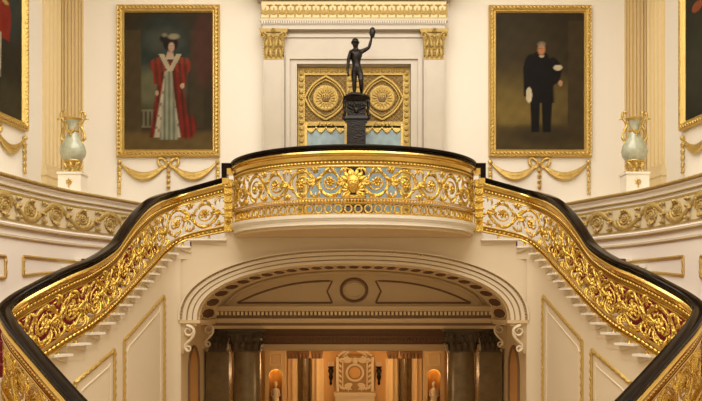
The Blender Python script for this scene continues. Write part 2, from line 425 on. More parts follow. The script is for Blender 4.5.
nb = int(fine.L/.055)*4; m.stroke(lambda u, v, w: (u, YA-.05-w, v), [fine.at(fine.L*k/nb)[0] for k in range(nb+1)], [(.024, .017, .006, .017)[k % 4] for k in range(nb+1)], .0, .8, 6)
obj('bead_row', m, 'tanline', t, True)
# coffered soffit
YB = 15.5
m = MB(); cc = arch_curve(AH, AT, ZI, 2.3, 80); co = arch_curve(AH+.25, AT+.25, ZI, 2.3, 80)
m.loft([[(a[0], YA+.02, a[1]), (a[0], YB, a[1]), (b[0], YB, b[1]), (b[0], YA+.02, b[1])] for a, b in zip(cc, co)])
struct('ceiling_arch_soffit', m, 'stone')
AC = Path([(p[0], p[1]) for p in cc])
def MSF(u, v, w):   # v = depth Y, w into the opening
    (x, z), n = AC.at(u); return (x-n[0]*-1*0+n[0]*-w, v, z+n[1]*-w)
t = thing('soffit_coffer_band', (0, 14.5, .7), 'row of dark lozenge coffers along the underside of the wide arch', 'coffering')
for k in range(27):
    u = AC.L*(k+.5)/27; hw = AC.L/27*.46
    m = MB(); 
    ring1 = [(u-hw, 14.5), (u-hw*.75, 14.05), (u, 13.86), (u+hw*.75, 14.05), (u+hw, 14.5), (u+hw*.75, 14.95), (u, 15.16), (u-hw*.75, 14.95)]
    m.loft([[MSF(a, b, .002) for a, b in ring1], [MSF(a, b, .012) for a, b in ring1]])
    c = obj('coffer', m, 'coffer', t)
    m = MB()
    for a, b in zip(ring1, ring1[1:]+ring1[:1]): m.stroke(MSF, [a, ((a[0]+b[0])/2, (a[1]+b[1])/2), b], .016, .010, .8, 6)
    obj('coffer_frame', m, 'stone', c)
m = MB()
for Yk in (13.72, 15.32): m.stroke(MSF, [(AC.L*k/80, Yk) for k in range(81)], .03, .005, .7, 6)
obj('edge_roll', m, 'stone', t)
# lunette wall and lintel
m = MB(); cl = arch_curve(AH, AT, ZI, 2.3, 60)
for a, b in zip(cl, cl[1:]):
    if abs(a[0]-b[0]) > 1e-5: m.loft([[(a[0], YB-.05, .03), (a[0], YB-.05, a[1]+.02), (a[0], YB+.2, a[1]+.02), (a[0], YB+.2, .03)], [(b[0], YB-.05, .03), (b[0], YB-.05, b[1]+.02), (b[0], YB+.2, b[1]+.02), (b[0], YB+.2, .03)]]) if min(a[1], b[1]) > .05 else None
struct('wall_lunette', m, 'stone')
MLU = lambda u, v, w: (u, YB-.05-w, v)
t = thing('lunette_ornament', (0, YB-.05, .1), 'two brown outlined curved panels with a ring between them above the inner lintel', 'wall ornament')
m = MB(); pts = [(.25*cos(a), .385+.215*sin(a)) for a in frange(0, 2*pi, 32)]; m.stroke(MLU, pts, .028, .01, .7, 8)
obj('ring', m, 'umber', t, True)
m = MB(); pts = [(.19*cos(a), .385+.145*sin(a)) for a in frange(0, 2*pi, 32)]; m.stroke(MLU, pts, .018, .01, .7, 8); obj('inner_ring', m, 'stone', t, True)
for sg in (-1, 1):
    m = MB(); P = [(.42, .14), (2.25, .14)]
    up = [(x, .14+.42*(1-max(0,(x-.42)/1.83)**2.2)) for x in frange(2.25, .42, 24)]
    pts = [(sg*x, z) for x, z in P]+[(sg*x, z) for x, z in up]+[(sg*.52, .36), (sg*.42, .14)]
    m.stroke(MLU, pts, .018, .006, .7, 6); obj('curved_panel', m, 'umber', t)
m = MB(); pts = [(x*.955, ZI+(z-ZI)*.93) for x, z in cl if z > .12]; m.stroke(MLU, pts, .04, .01, .8, 6); obj('arch_roll', m, 'stone', t, True)
t = thing('inner_entablature', (0, 15.3, -.35), 'long cream lintel with a dentil row carried by the dark columns below the arch', 'entablature')
m = MB(); m.box(-2.92, 2.92, 15.25, 15.75, .02, .07); m.box(-2.92, 2.92, 15.32, 15.75, -.02, .02); m.box(-2.92, 2.92, 15.38, 15.75, -.17, -.02); m.box(-2.92, 2.92, 15.33, 15.75, -.2, -.17); m.box(-2.92, 2.92, 15.36, 15.8, -.36, -.2); obj('lintel', m, 'stone', t)
m = MB(); n = 74
for k in range(n): x = -2.88+5.76*(k+.5)/n; m.box(x-.022, x+.022, 15.31, 15.38, -.10, -.03)
obj('dentil_row', m, 'goldpale', t)
m = MB(); m.box(-2.92, 2.92, 15.345, 15.36, -.30, -.25); m.box(-2.9, 2.9, 15.36, 15.38, -.155, -.115); m.box(-2.9, 2.9, 15.366, 15.379, -.112, -.024); obj('dark_line', m, 'umber', t)

# jambs with niches, impost, consoles
def niche_wall(m, T, u0, u1, zb, zt, uc, hw, zs):
    """wall in plane given by T(u,v,w) with a round-arched opening"""
    m.loft([[T(u0, zb, 0), T(u0, zt, 0), T(u0, zt, -.04), T(u0, zb, -.04)], [T(uc-hw, zb, 0), T(uc-hw, zt, 0), T(uc-hw, zt, -.04), T(uc-hw, zb, -.04)]])
    m.loft([[T(uc+hw, zb, 0), T(uc+hw, zt, 0), T(uc+hw, zt, -.04), T(uc+hw, zb, -.04)], [T(u1, zb, 0), T(u1, zt, 0), T(u1, zt, -.04), T(u1, zb, -.04)]])
    P = [(uc-hw*cos(pi*k/16), zs+hw*sin(pi*k/16)) for k in range(17)]
    for a, b in zip(P, P[1:]):
        m.loft([[T(a[0], a[1], 0), T(a[0], zt, 0), T(a[0], zt, -.04), T(a[0], a[1], -.04)], [T(b[0], b[1], 0), T(b[0], zt, 0), T(b[0], zt, -.04), T(b[0], b[1], -.04)]])
def niche_shell(m, T, uc, hw, zb, zs, dep):
    rings = []
    for z in [zb, zs]: rings.append([T(uc-hw*cos(pi*k/12), z, -dep*sin(pi*k/12)) for k in range(13)])
    for j in range(1, 8):
        e = pi/2*j/8; rings.append([T(uc-hw*cos(e)*cos(pi*k/12), zs+hw*sin(e), -dep*cos(e)*sin(pi*k/12)) for k in range(13)])
    m.loft(rings, False, False)
for sg, side in ((-1, 'left'), (1, 'right')):
    TJ = lambda u, v, w, sg=sg: (sg*(2.93-w), u, v)
    m = MB(); niche_wall(m, TJ, YA+.0, 15.8, -4, ZI, 14.6, .42, -1.12); struct('wall_jamb_'+side, m, 'stone')
    t = thing('arched_niche', (sg*2.93, 14.6, -2.6), 'tall ochre round-headed niche in the %s jamb of the wide arch' % side, 'niche')
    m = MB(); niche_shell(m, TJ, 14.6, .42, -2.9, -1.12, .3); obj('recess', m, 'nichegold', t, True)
    m = MB(); pts = [(14.6-.45, -2.9), (14.6-.45, -1.12)]+[(14.6-.45*cos(a), -1.12+.45*sin(a)) for a in frange(.1, pi-.1, 16)]+[(14.6+.45, -1.12), (14.6+.45, -2.9)]
    m.stroke(TJ, pts, .035, .01, .8, 6); obj('frame', m, 'umber', t, True)
    m = MB(); x0, x1 = sorted((sg*2.60, sg*3.02)); m.box(x0, x1, YA-.07, 15.72, -.225, ZI-.001); x0, x1 = sorted((sg*2.66, sg*2.98)); m.box(x0, x1, YA-.03, 15.7, -.27, -.225)
    struct('trim_impost_'+side, m, 'stone')
    for Yc, wh in ((YA-.02, 'front'), (15.38, 'inner')):
        TC = lambda u, v, w, sg=sg, Yc=Yc: (sg*(2.80-u), Yc-w, v)
        t = tag(bpy.data.objects.new('scroll_console', None), 'pale S-shaped scroll bracket under the %s impost of the arch, the %s one' % (side, wh), 'bracket'); COL.objects.link(t); t.location = (sg*2.8, Yc, -.27)
        m = MB(); zt = -.36
        m.stroke(TC, arcpts(.0, zt, .10, .03, pi/2+.3, pi/2+.3-sg*0-2*pi*1.3, 24), taper(24, .026, .014), .03, 1.3, 8)
        pts = [(-.03, zt+.10), (.08, zt+.04), (.09, zt-.06), (.03, zt-.15), (-.04, zt-.22), (-.06, zt-.29), (-.01, zt-.34)]
        pts = [(a, b) for a, b in catmull(pts, 5)]; m.stroke(TC, pts, taper(len(pts)-1, .03, .02), .03, 1.3, 8)
        m.stroke(TC, arcpts(-.01, zt-.29, .055, .015, -pi/2, -pi/2+2*pi*1.1, 16), .017, .03, 1.3, 8); obj('scroll', m, 'stringwall', t, True)
        m = MB(); x0, x1 = sorted((sg*2.72, sg*2.94)); m.loft([[(x0 if sg > 0 else x0, Yc+.0, -.27), (x1, Yc, -.27), (x1, Yc+.25, -.27), (x0, Yc+.25, -.27)], [((x0+.17 if sg > 0 else x0), Yc+.04, -.74), ((x1 if sg > 0 else x1-.17), Yc+.04, -.74), ((x1 if sg > 0 else x1-.17), Yc+.2, -.74), ((x0+.17 if sg > 0 else x0), Yc+.2, -.74)]]); obj('bracket_block', m, 'stone', t)

# ------------------------------------------------------------------ capitals and columns
def capital(m, x, y, z0, z1, hw, yf, curved=False):
    """acanthus capital seen from the front; yf = front offset"""
    H = z1-z0
    m.frustum(x, y, z0, z1-.12*H, hw*.86, yf*.9, hw*1.05, yf*1.1)
    m.frustum(x, y, z1-.11*H, z1, hw*1.30, yf*1.35, hw*1.38, yf*1.42)
    m.box(x-hw*.95, x+hw*.95, y-yf*1.0, y+yf*.9, z0-.04*H, z0+.03*H)
    def side(T, hw):
        for row, (zz, ln, nn) in enumerate(((.0, .40, 4), (.30, .40, 3))):
            for k in range(nn):
                u = (-1+2*(k+.5)/nn)*hw*.92
                pts = [(u, z0+H*zz), (u, z0+H*(zz+ln*.5), .01), (u*1.03, z0+H*(zz+ln*.85), .03), (u*1.05, z0+H*(zz+ln*.98), .06), (u*1.05, z0+H*(zz+ln*.86), .075)]
                m.stroke(T, pts, [hw*.16, hw*.2, hw*.18, hw*.15, hw*.07], .0, .5, 6)
                for s_ in (-1, 1):
                    for j in range(3): leaf(m, T, u+s_*hw*.05, z0+H*(zz+.08+.10*j), pi/2-s_*.7, H*.15, hw*.05, -s_*.8, .02, .6, 4)
        for s_ in (-1, 1):
            m.stroke(T, arcpts(s_*hw*.98, z1-.24*H, H*.13, H*.02, pi/2+s_*1.3, pi/2+s_*1.3-s_*2*pi*1.3, 16), taper(16, hw*.07, hw*.05), .06, 1., 6)
            m.stroke(T, [(s_*hw*.2, z0+H*.5), (s_*hw*.5, z0+H*.75, .02), (s_*hw*.95, z1-.13*H, .05)], [hw*.04, hw*.06, hw*.06], .02, .8, 6)
            m.stroke(T, arcpts(s_*hw*.18, z1-.30*H, H*.08, H*.02, pi/2-s_*1., pi/2-s_*1.+s_*2*pi, 12), hw*.045, .04, 1., 6)
        rosette(m, T, 0, z1-.07*H, H*.09, .08, 6)
    side(lambda u, v, w: (x+u, y-yf*.92-w, v), hw)
    if curved:
        side(lambda u, v, w: (x+hw*.92+w, y+u, v), hw); side(lambda u, v, w: (x-hw*.92-w, y+u, v), hw)
# dark marble columns inside the arch
for sg, side in ((-1, 'left'), (1, 'right')):
    xc = sg*2.09
    t = thing('marble_column', (xc, 15.62, -4), 'round green-brown marble column with a dark leafy capital, %s of the hall opening' % side, 'column')
    m = MB(); m.lathe([(.34, -4), (.34, -3.9), (.3, -3.85), (.31, -3.75), (.285, -2.5), (.265, -.83), (.28, -.82), (.28, -.80)], xc, 15.65, 28); obj('shaft', m, 'green', t, True)
    m = MB(); capital(m, xc, 15.65, -.80, -.365, .27, .27, True); obj('capital', m, 'capdark', t, True)
    xc = sg*2.66
    t = thing('marble_pilaster', (xc, 15.7, -4), 'square green-brown marble pilaster behind the inner %s bracket' % side, 'pilaster')
    m = MB(); m.box(xc-.22, xc+.22, 15.6, 15.95, -4, -.82); obj('shaft', m, 'green', t)
    m = MB(); capital(m, xc, 15.72, -.80, -.365, .2, .16); obj('capital', m, 'capdark', t, True)

# ------------------------------------------------------------------ hall beyond
YH = 24.0
m = MB(); m.box(-3.0, 3.0, 15.8, 17.6, -.36, -.30); m.box(-7, 7, 17.6, 24.2, -.9, -.8); struct('ceiling_hall', m, 'stone')
m = MB(); m.box(-7, 7, 24.0, 24.2, -4, -.8); struct('wall_hall_back', m, 'hall')
for sg, side in ((-1, 'left'), (1, 'right')):
    m = MB(); x0, x1 = sorted((sg*6.8, sg*7)); m.box(x0, x1, 17.6, 24, -4, -.8); m.box(*sorted((sg*2.93, sg*7)), 17.4, 17.6, -4, -.3)
    m.box(*sorted((sg*2.93, sg*3.1)), 15.8, 17.4, -4, -.3)
    struct('wall_hall_'+side, m, 'hall')
m = MB(); m.box(-7, 7, 6.4, 24.2, -4.1, -4); struct('floor', m, 'floor')
t = thing('hall_beam', (0, 17.5, -.8), 'dark cross beam with a lit lower edge over the far hall opening', 'beam')
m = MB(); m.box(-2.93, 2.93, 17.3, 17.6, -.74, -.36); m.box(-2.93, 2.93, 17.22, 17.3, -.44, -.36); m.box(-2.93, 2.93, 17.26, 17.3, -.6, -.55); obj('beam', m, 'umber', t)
m = MB(); m.box(-2.93, 2.93, 17.24, 17.62, -.84, -.74); obj('lit_edge', m, 'stone', t)  # light along the beam's lower edge put in as a paler strip
m = MB(); n = 80
for k in range(n): x = -2.9+5.8*(k+.5)/n; m.stroke(lambda u, v, w: (u, 17.3-w, v), [(x, -.69), (x, -.65), (x, -.61)], [.01, .028, .02], .0, .8, 5)
obj('leaf_row', m, 'umber', t)
def xh(px, Y): return XL(px, Y)
# clustered pilasters in the hall
Yc = 22.0
for sg, side in ((-1, 'left'), (1, 'right')):
    for i, px in enumerate((293, 303.5, 317)):
        x = -sg*xh(px, Yc)*-1 if False else abs(xh(px, Yc))*sg
        t = thing('hall_column', (x, Yc, -4), ['outer', 'middle', 'inner'][i]+' of three tawny columns in the hall, %s of the fireplace' % side, 'column')
        m = MB(); 
        prof = []
        for k in range(32):
            a = 2*pi*k/32; r = .17+.018*cos(a*8); prof.append((r*cos(a), r*sin(a)))
        m.loft([[(x+a, Yc+b, z) for a, b in prof] for z in (-4, -1.33)]); obj('shaft', m, 'green' if i == 1 else 'stone', t, True)
        m = MB(); m.frustum(x, Yc, -1.33, -1.12, .13, .13, .17, .17); m.box(x-.17, x+.17, Yc-.17, Yc+.17, -1.12, -1.08)
        Tq = lambda u, v, w, x=x: (x+u, Yc-.13-w, v)
        for k in range(3): m.stroke(Tq, [(-.1+.1*k, -1.33), (-.1+.1*k, -1.25, .02), (-.1+.1*k, -1.19, .05)], [.035, .045, .02], 0, .6, 6)
        obj('capital', m, 'umber', t, True)
    # pier with niche
    Yp = 21.6; xc = sg*abs(xh(275.5, Yp)); hwp = .28
    TP = lambda u, v, w: (u, Yp-w, v)
    t = thing('niche_pier', (xc, Yp, -4), 'cream hall pier with a panel and round-headed niche, %s-hand side' % side, 'pier')
    m = MB(); niche_wall(m, TP, xc-hwp, xc+hwp, -4, -.9, xc, .17, -1.78); m.box(xc-hwp-.03, xc+hwp+.03, Yp-.05, Yp+.1, -1.05, -.92); m.box(xc-hwp, xc-hwp+.04, Yp+.04, Yp+.4, -4, -.9); m.box(xc+hwp-.04, xc+hwp, Yp+.04, Yp+.4, -4, -.9); obj('wall_face', m, 'stone', t)
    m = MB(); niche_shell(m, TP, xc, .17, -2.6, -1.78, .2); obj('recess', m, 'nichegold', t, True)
    m = MB(); m.stroke(TP, [(xc-.19*cos(a), -1.78+.19*sin(a)) for a in frange(0, pi, 16)], .022, .01, .8, 6); moulding_loop(TP, [(xc-.15, -1.48), (xc+.15, -1.48), (xc+.15, -1.18), (xc-.15, -1.18)], .015, .005, m, .8, 2); obj('moulding', m, 'goldpale', t)
    s = MB(); s.lathe([(.001, -2.6), (.11, -2.6), (.09, -2.4), (.075, -2.28), (.1, -2.2), (.09, -2.14), (.03, -2.11), (.028, -2.08), (.045, -2.05), (.055, -2.0), (.04, -1.94), (.001, -1.92)], xc, Yp+.03, 14)
    for s_ in (-1, 1): s.tube([(xc+s_*.09, Yp+.02, -2.17), (xc+s_*.12, Yp-.02, -2.3), (xc+s_*.05, Yp-.07, -2.34)], [.03, .026, .018], 8)
    o = obj('niche_statue', s, 'flesh', None, True); tag(o, 'small pale draped figure standing in the %s hall niche' % side, 'statue')
    ld = bpy.data.lights.new('niche_lamp', 'POINT'); ld.energy = 1.3; ld.color = (1, .55, .15); ld.shadow_soft_size = .04
    lo = bpy.data.objects.new('niche_lamp', ld); COL.objects.link(lo); lo.location = (xc, Yp-.0, -1.72)
    # wall sconces
    Ys = 23.9; x = sg*abs(xh(331, Ys)); t = thing('wall_sconce', (x, Ys, -1.9), 'dark bronze wall sconce on the hall wall, %s of the overmantel' % side, 'wall lamp')
    m = MB(); m.lathe([(.001, -2.25), (.04, -2.2), (.03, -2.1), (.07, -2.0), (.05, -1.9), (.09, -1.8), (.06, -1.74), (.1, -1.68), (.001, -1.67)], x, Ys-.12, 12); m.tube([(x, Ys+.1, -1.95), (x, Ys-.02, -2.0), (x, Ys-.12, -1.95)], .02, 6); obj('bracket', m, 'bronze', t, True)
    m = MB()
    for q in (-1, 0, 1): m.lathe([(.012, -1.67), (.014, -1.56), (.001, -1.53)], x+q*.06, Ys-.12, 6)
    obj('candle', m, 'flesh', t)
# overmantel and chimneypiece
t = thing('chimneypiece', (0, 23.8, -4), 'carved cream marble fireplace with a round medallion overmantel at the end of the hall', 'fireplace')
TO = lambda u, v, w: (u, 23.75-w, v)
m = MB();  m.box(-.62, .62, 23.6, 24.0, -2.55, -2.45); m.box(-.58, -.30, 23.65, 24.0, -4, -2.55); m.box(.30, .58, 23.65, 24.0, -4, -2.55); m.box(-.3, .3, 23.65, 24, -2.72, -2.55); obj('surround', m, 'flesh', t); m = MB(); m.box(-.56, .56, 23.75, 24.0, -2.45, -1.35); obj('overmantel_ground', m, 'carvground', t)
m = MB(); m.box(-.3, .3, 23.9, 24.0, -4, -2.72); obj('hearth_opening', m, 'bronze', t)
m = MB(); m.stroke(TO, [(.24*cos(a), -1.86+.24*sin(a)) for a in frange(0, 2*pi, 28)], .035, .03, 1, 8); o = obj('medallion_ring', m, 'flesh', t, True)
m = MB(); m.ball((0, 23.73, -1.86), .17, .05, .17); obj('medallion_relief', m, 'hall', t, True)
m = MB()
m.stroke(TO, [(-.5, -1.36), (-.35, -1.25), (-.12, -1.22), (0, -1.14), (.12, -1.22), (.35, -1.25), (.5, -1.36)], [.03, .04, .035, .05, .035, .04, .03], .04, .8, 6)
for s_ in (-1, 1):
    m.stroke(TO, [(s_*.52, -2.42), (s_*.52, -1.40)], .045, .02, .8, 6); m.stroke(TO, [(s_*.36, -1.5), (s_*.36, -2.3)], .02, .02, .8, 6)
    for q in range(4):
        leaf(m, TO, s_*.1, -1.5-.0*q, pi/2+s_*(-1.2-.35*q), .26, .035, s_*.9, .02)
        leaf(m, TO, s_*.08, -2.2, -pi/2+s_*(1.0+.3*q), .26, .035, -s_*.9, .02)
    m.stroke(TO, arcpts(s_*.2, -2.28, .1, .02, pi/2, pi/2-s_*2*pi*1.2, 14), .02, .03, .8, 6)
    m.stroke(TO, arcpts(s_*.26, -1.45, .08, .02, -pi/2, -pi/2+s_*2*pi*1.2, 14), .02, .03, .8, 6)
m.ball((0, 23.68, -1.5), .09, .06, .10)
for s_ in (-1, 1):
    for q in range(6):
        leaf(m, TO, s_*.40, -2.3+.15*q, pi/2-s_*.4, .16, .035, -s_*.9, .04); leaf(m, TO, s_*(.10+.05*q), -2.36+.02*(q % 2), pi/2-s_*.8, .13, .03, -s_*.9, .04); leaf(m, TO, s_*(.08+.06*q), -1.42, -pi/2+s_*.6, .14, .03, s_*.9, .04)
    leaf(m, TO, s_*.03, -1.16, s_*-.3+(pi if s_ < 0 else 0), .42, .05, s_*-.5, .06)
obj('carving', m, 'flesh', t, True)

# ================================================================== STAIRS
def hit_wall(x, y, nx, ny):
    best = 3.0
    pts = [(0, 15.0)]+CWP.p
    for a, b in zip(pts, pts[1:]):
        dx, dy = b[0]-a[0], b[1]-a[1]; det = nx*(-dy)+ny*dx
        if abs(det) < 1e-9: continue
        rx, ry = a[0]-x, a[1]-y; t = (rx*(-dy)+ry*dx)/det; q = (nx*ry-ny*rx)/det
        if t > .05 and -.01 <= q <= 1.01: best = min(best, t)
    return best
RISE = .125
ub = [0.0]; z = ZL-RISE
tz = [z]
# step boundaries where the stair line has dropped by one rise
u = 0.0; nxt = zf(0)-RISE
while u < SEND:
    u += .01
    if zf(u) <= nxt: ub.append(u); nxt -= RISE
ub.append(min(SEND, ub[-1]+.32))
for sg, side in ((1, 'left'), (-1, 'right')):
    t = thing('curved_staircase', (sg*-3.6, 11, -1.75), 'curved %s-hand marble stair flight with red carpet rising to the landing' % side, 'staircase')
    for i in range(len(ub)-1):
        a, b = ub[i], ub[i+1]; ztop = zf(b)+.005 if i < len(ub)-2 else zf(a)-RISE
        us = frange(a, b, 4)
        def quad(u, win, z0, z1, mx=None):
            (x, y), n = STP.at(u); wo = hit_wall(x, y, -n[0], -n[1])-.01
            if mx is not None: wo = min(wo, mx)
            return [(x+n[0]*win, y+n[1]*win, z0), (x+n[0]*win, y+n[1]*win, z1), (x-n[0]*wo, y-n[1]*wo, z1), (x-n[0]*wo, y-n[1]*wo, z0)]
        mbk = MB(); mbk.loft([quad(u, .006, ztop-.22, ztop-.0305) for u in us]); m = MB()
        # nosing slab: overhangs the riser (towards descending side) and the string
        us2 = frange(a, b+.035, 4); m.loft([quad(u, .105, ztop-.030, ztop) for u in us2]); 
        st = obj('step', m, 'tread', t, False, sg); obj('riser_block', mbk, 'stringwall', st, False, sg)
        # scroll bracket under the tread end
        m = MB(); g = b-a; zb = ztop-.045
        shape = [(a+.0*g, zb+.018), (b+.01, zb+.018), (b-.01, zb-.012), (b-.35*g, zb-.02), (b-.6*g, zb-.045), (b-.85*g, zb-.06), (a, zb-.065)]
        def PT(u, z, w):
            (x, y), n = STP.at(u); return (x+n[0]*w, y+n[1]*w, z)
        m.loft([[PT(uu, zz, 0) for uu, zz in shape], [PT(uu, zz, .03) for uu, zz in shape]])
        obj('end_bracket', m, 'stringwall', st, False, sg)
        # carpet
        def cq(u, z0, z1):
            (x, y), n = STP.at(u); wo = hit_wall(x, y, -n[0], -n[1])-.14
            wi = min(.30, wo*.5)
            return [(x-n[0]*wi, y-n[1]*wi, z0), (x-n[0]*wi, y-n[1]*wi, z1), (x-n[0]*wo, y-n[1]*wo, z1), (x-n[0]*wo, y-n[1]*wo, z0)]
        m = MB(); m.loft([cq(u, ztop-.0, ztop+.012) for u in us2]); m.loft([cq(b+.036, ztop-RISE*1.0, ztop+.01), cq(b+.048, ztop-RISE*1.0, ztop+.01)])
        obj('carpet', m, 'red', st, False, sg)
    # string wall under the balustrade
    m = MB(); s0 = .78; us = frange(s0, SEND, 90); rings = []
    for u in us:
        (x, y), n = STP.at(u); z1 = zf(u)-.19
        rings.append([(x, y, -4), (x, y, z1), (x-n[0]*.18, y-n[1]*.18, z1), (x-n[0]*.18, y-n[1]*.18, -4)])
    m.loft(rings); tag(obj('wall_string_'+side, m, 'stringwall', mx=sg, smooth=True), kind='structure')
    # gilt panels on the string wall
    def MP(u, v, w):
        (x, y), n = STP.at(u); return (x+n[0]*w, y+n[1]*w, v)
    for (pa, za, pb, zb, lab) in ((123.5, None, 163.5, None, 'tall gilt wall panel frame with a sloping top beside the arch, %s side'), (74, None, 113.8, None, 'gilt wall panel frame with a sloping top nearest the lower %s rail')):
        ua, ub_ = ss(pa), ss(pb); ya, yb = STP.at(ua)[0][1], STP.at(ub_)[0][1]
        if pa > 100: za, zb = ZZ(341, ya), ZZ(296, yb)
        else: za, zb = ZZ(383, ya), ZZ(350, yb)
        t2 = thing('string_panel', (sg*STP.at(ua)[0][0], ya, -2.6), lab % side, 'wall panel')
        ppx = [(pa+(pb-pa)*k/8) for k in range(9)]; pya, pyb = (341, 296) if pa > 100 else (383, 350)
        crv = []
        for k, p_ in enumerate(ppx):
            uu = ss(p_); crv.append((uu, ZZ(pya+(pyb-pya)*k/8, STP.at(uu)[0][1])))
        m = MB(); pts = [(ua, -2.6)]+crv+[(ub_, -2.6)]
        moulding_loop(MP, pts, .03, .01, m, .7, 12)
        for a, b in zip(pts, pts[1:]+pts[:1]):
            n = max(1, int(hypot(b[0]-a[0], b[1]-a[1])/.11))
            for k in range(n):
                q = ((a[0]+(b[0]-a[0])*(k+.5)/n), (a[1]+(b[1]-a[1])*(k+.5)/n)); dx, dy = (b[0]-a[0])/n*.3, (b[1]-a[1])/n*.3
                m.stroke(MP, [(q[0]-dx, q[1]-dy), q, (q[0]+dx, q[1]+dy)], [.008, .022, .008], .03, .7, 6)
        obj('gilt_frame', m, 'goldwall', t2, True, sg)
        m = MB(); e = .13*(1 if ub_ > ua else -1); sl = (zb-za)/(ub_-ua)
        pts = [(ua+e, -2.4)]+[(min(max(a_, min(ua, ub_)+.13), max(ua, ub_)-.13), b_-.17) for a_, b_ in crv]+[(ub_-e, -2.4)]
        moulding_loop(MP, pts, .014, .004, m, .8, 12); obj('inner_moulding', m, 'stringwall', t2, True, sg)

# ================================================================== BALUSTRADES
for sg, side in ((1, 'left'), (-1, 'right')):
    t = thing('stair_balustrade', (sg*-3.3, 10.5, -.2), 'gilt openwork scroll balustrade with black handrail curving down the %s flight' % side, 'balustrade')
    us = frange(0, SEND, 150)
    m = MB(); sweep(m, MST, us, rail_prof(.93, .078, .058)); sweep(m, MST, us, rail_prof(.888, .060, .03)); obj('handrail', m, 'black', t, True, sg)
    m = MB(); sweep(m, MST, us, [(-.05, .80), (.05, .80), (.07, .815), (.078, .835), (.068, .855), (.055, .87), (-.055, .87), (-.068, .855), (-.078, .835), (-.07, .815)]); sweep(m, MST, us, [(-.04, .765), (.04, .765), (.05, .80), (-.05, .80)]); obj('rail_moulding', m, 'goldrail', t, True, sg)
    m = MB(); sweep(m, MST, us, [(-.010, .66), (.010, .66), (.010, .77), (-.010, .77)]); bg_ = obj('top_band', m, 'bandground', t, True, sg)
    m = MB(); sweep(m, MST, us, [(-.028, .645), (.028, .645), (.032, .655), (.028, .668), (-.028, .668), (-.032, .655)]); sweep(m, MST, us, [(-.022, .682), (.022, .682), (.022, .690), (-.022, .690)])
    for w_ in (.012, -.012): bead_line(m, MST, .03, SEND, .058, .725, .026, w_)
    obj('bead_row', m, 'goldrail', bg_, True, sg)
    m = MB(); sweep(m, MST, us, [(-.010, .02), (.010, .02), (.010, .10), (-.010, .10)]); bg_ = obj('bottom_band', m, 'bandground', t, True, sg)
    m = MB(); sweep(m, MST, us, [(-.036, .0), (.036, .0), (.04, .012), (.034, .026), (-.034, .026), (-.04, .012)]); sweep(m, MST, us, [(-.03, .098), (.03, .098), (.034, .110), (.03, .122), (-.03, .122), (-.034, .11)])
    for w_ in (.012, -.012): bead_line(m, MST, .03, SEND, .075, .062, .026, w_)
    obj('bead_row', m, 'goldrail', bg_, True, sg)
    n = 17; P = (SEND-.12)/n
    for k in range(n):
        c, r = scroll_cell(MST, .12+k*P, P, .13, .65, 1 if k % 2 else -1, 0, .84 if k < 6 else .9, .85 if k < 6 else 1., 3 if k < 6 else 38)
        so = obj('scroll', c, 'gold', t, True, sg); obj('rosette', r, 'gold', so, True, sg)
    # feet pins down to the treads
    for i in range(1, len(ub)-1):
        m = MB(); (x, y), nn = STP.at((ub[i]+ub[i-1])/2); zt_ = zf(ub[i]); m.lathe([(.03, zt_), (.018, zt_+.03), (.018, zf((ub[i]+ub[i-1])/2)+.01)], x, y, 8); obj('foot', m, 'gold', t, True, sg)
    m = MB(); m.lathe([(.12, -1.75), (.12, -1.68), (.08, -1.64), (.06, -1.4), (.07, -1.1), (.1, -1.0), (.12, -.96)], -1.85, 6.65, 16); obj('newel', m, 'gold', t, True, sg)
    # corner post where the stair rail meets the landing rail
    xk, yk = -2.12, 13.60
    t2 = thing('corner_post', (sg*xk, yk, ZL), 'gilt corner post under the black step in the handrail, %s end of the landing' % side, 'post')
    m = MB(); m.box(xk-.07, xk+.07, yk-.07, yk+.07, ZL-.1, ZL+.78); 
    TT = lambda u, v, w: (xk+u, yk-.07-w, ZL+v)
    for k in range(5): 
        for q in (-1, 1): leaf(m, TT, 0, .12+.13*k, pi/2-q*.6, .11, .022, -q*1.2, .01)
    rosette(m, TT, 0, .06, .05, .01); obj('shaft', m, 'gold', t2, True, sg)
    m = MB(); m.box(xk-.02, xk+.10, yk-.10, yk+.08, ZL+.86, ZL+.965); m.box(xk-.10, xk+.0, yk-.10, yk+.08, ZL+.70, ZL+.80); obj('moulding', m, 'goldrail', t2, False, sg)
    m = MB(); m.box(xk-.11, xk+.12, yk-.11, yk+.1, ZL+.965, ZL+1.05); m.box(xk-.11, xk-.02, yk-.11, yk+.1, ZL+.80, ZL+.965); obj('rail_block', m, 'black', t2, False, sg)

t = thing('landing_balustrade', (0, 12, ZL), 'gilt openwork balustrade bulging forward along the upper landing with a central mask', 'balustrade')
LL = LP.L; us = frange(0, LL, 90)
m = MB(); sweep(m, MLD, us, rail_prof(1.02, .09, .062)); sweep(m, MLD, us, rail_prof(.978, .066, .03)); obj('handrail', m, 'black', t, True)
m = MB(); sweep(m, MLD, us, [(-.05, .875), (.05, .875), (.08, .895), (.092, .92), (.08, .945), (.06, .965), (-.06, .965), (-.08, .945), (-.092, .92), (-.08, .895)]); sweep(m, MLD, us, [(-.035, .82), (.035, .82), (.05, .875), (-.05, .875)]); obj('rail_moulding', m, 'goldrail', t, True)
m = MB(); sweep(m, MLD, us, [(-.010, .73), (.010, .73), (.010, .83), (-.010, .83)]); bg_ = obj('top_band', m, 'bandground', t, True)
m = MB(); sweep(m, MLD, us, [(-.03, .715), (.03, .715), (.034, .725), (.03, .738), (-.03, .738), (-.034, .725)]); sweep(m, MLD, us, [(-.024, .748), (.024, .748), (.024, .754), (-.024, .754)]); bead_line(m, MLD, 0, LL, .06, .785, .024, .012); obj('bead_row', m, 'goldrail', bg_, True)
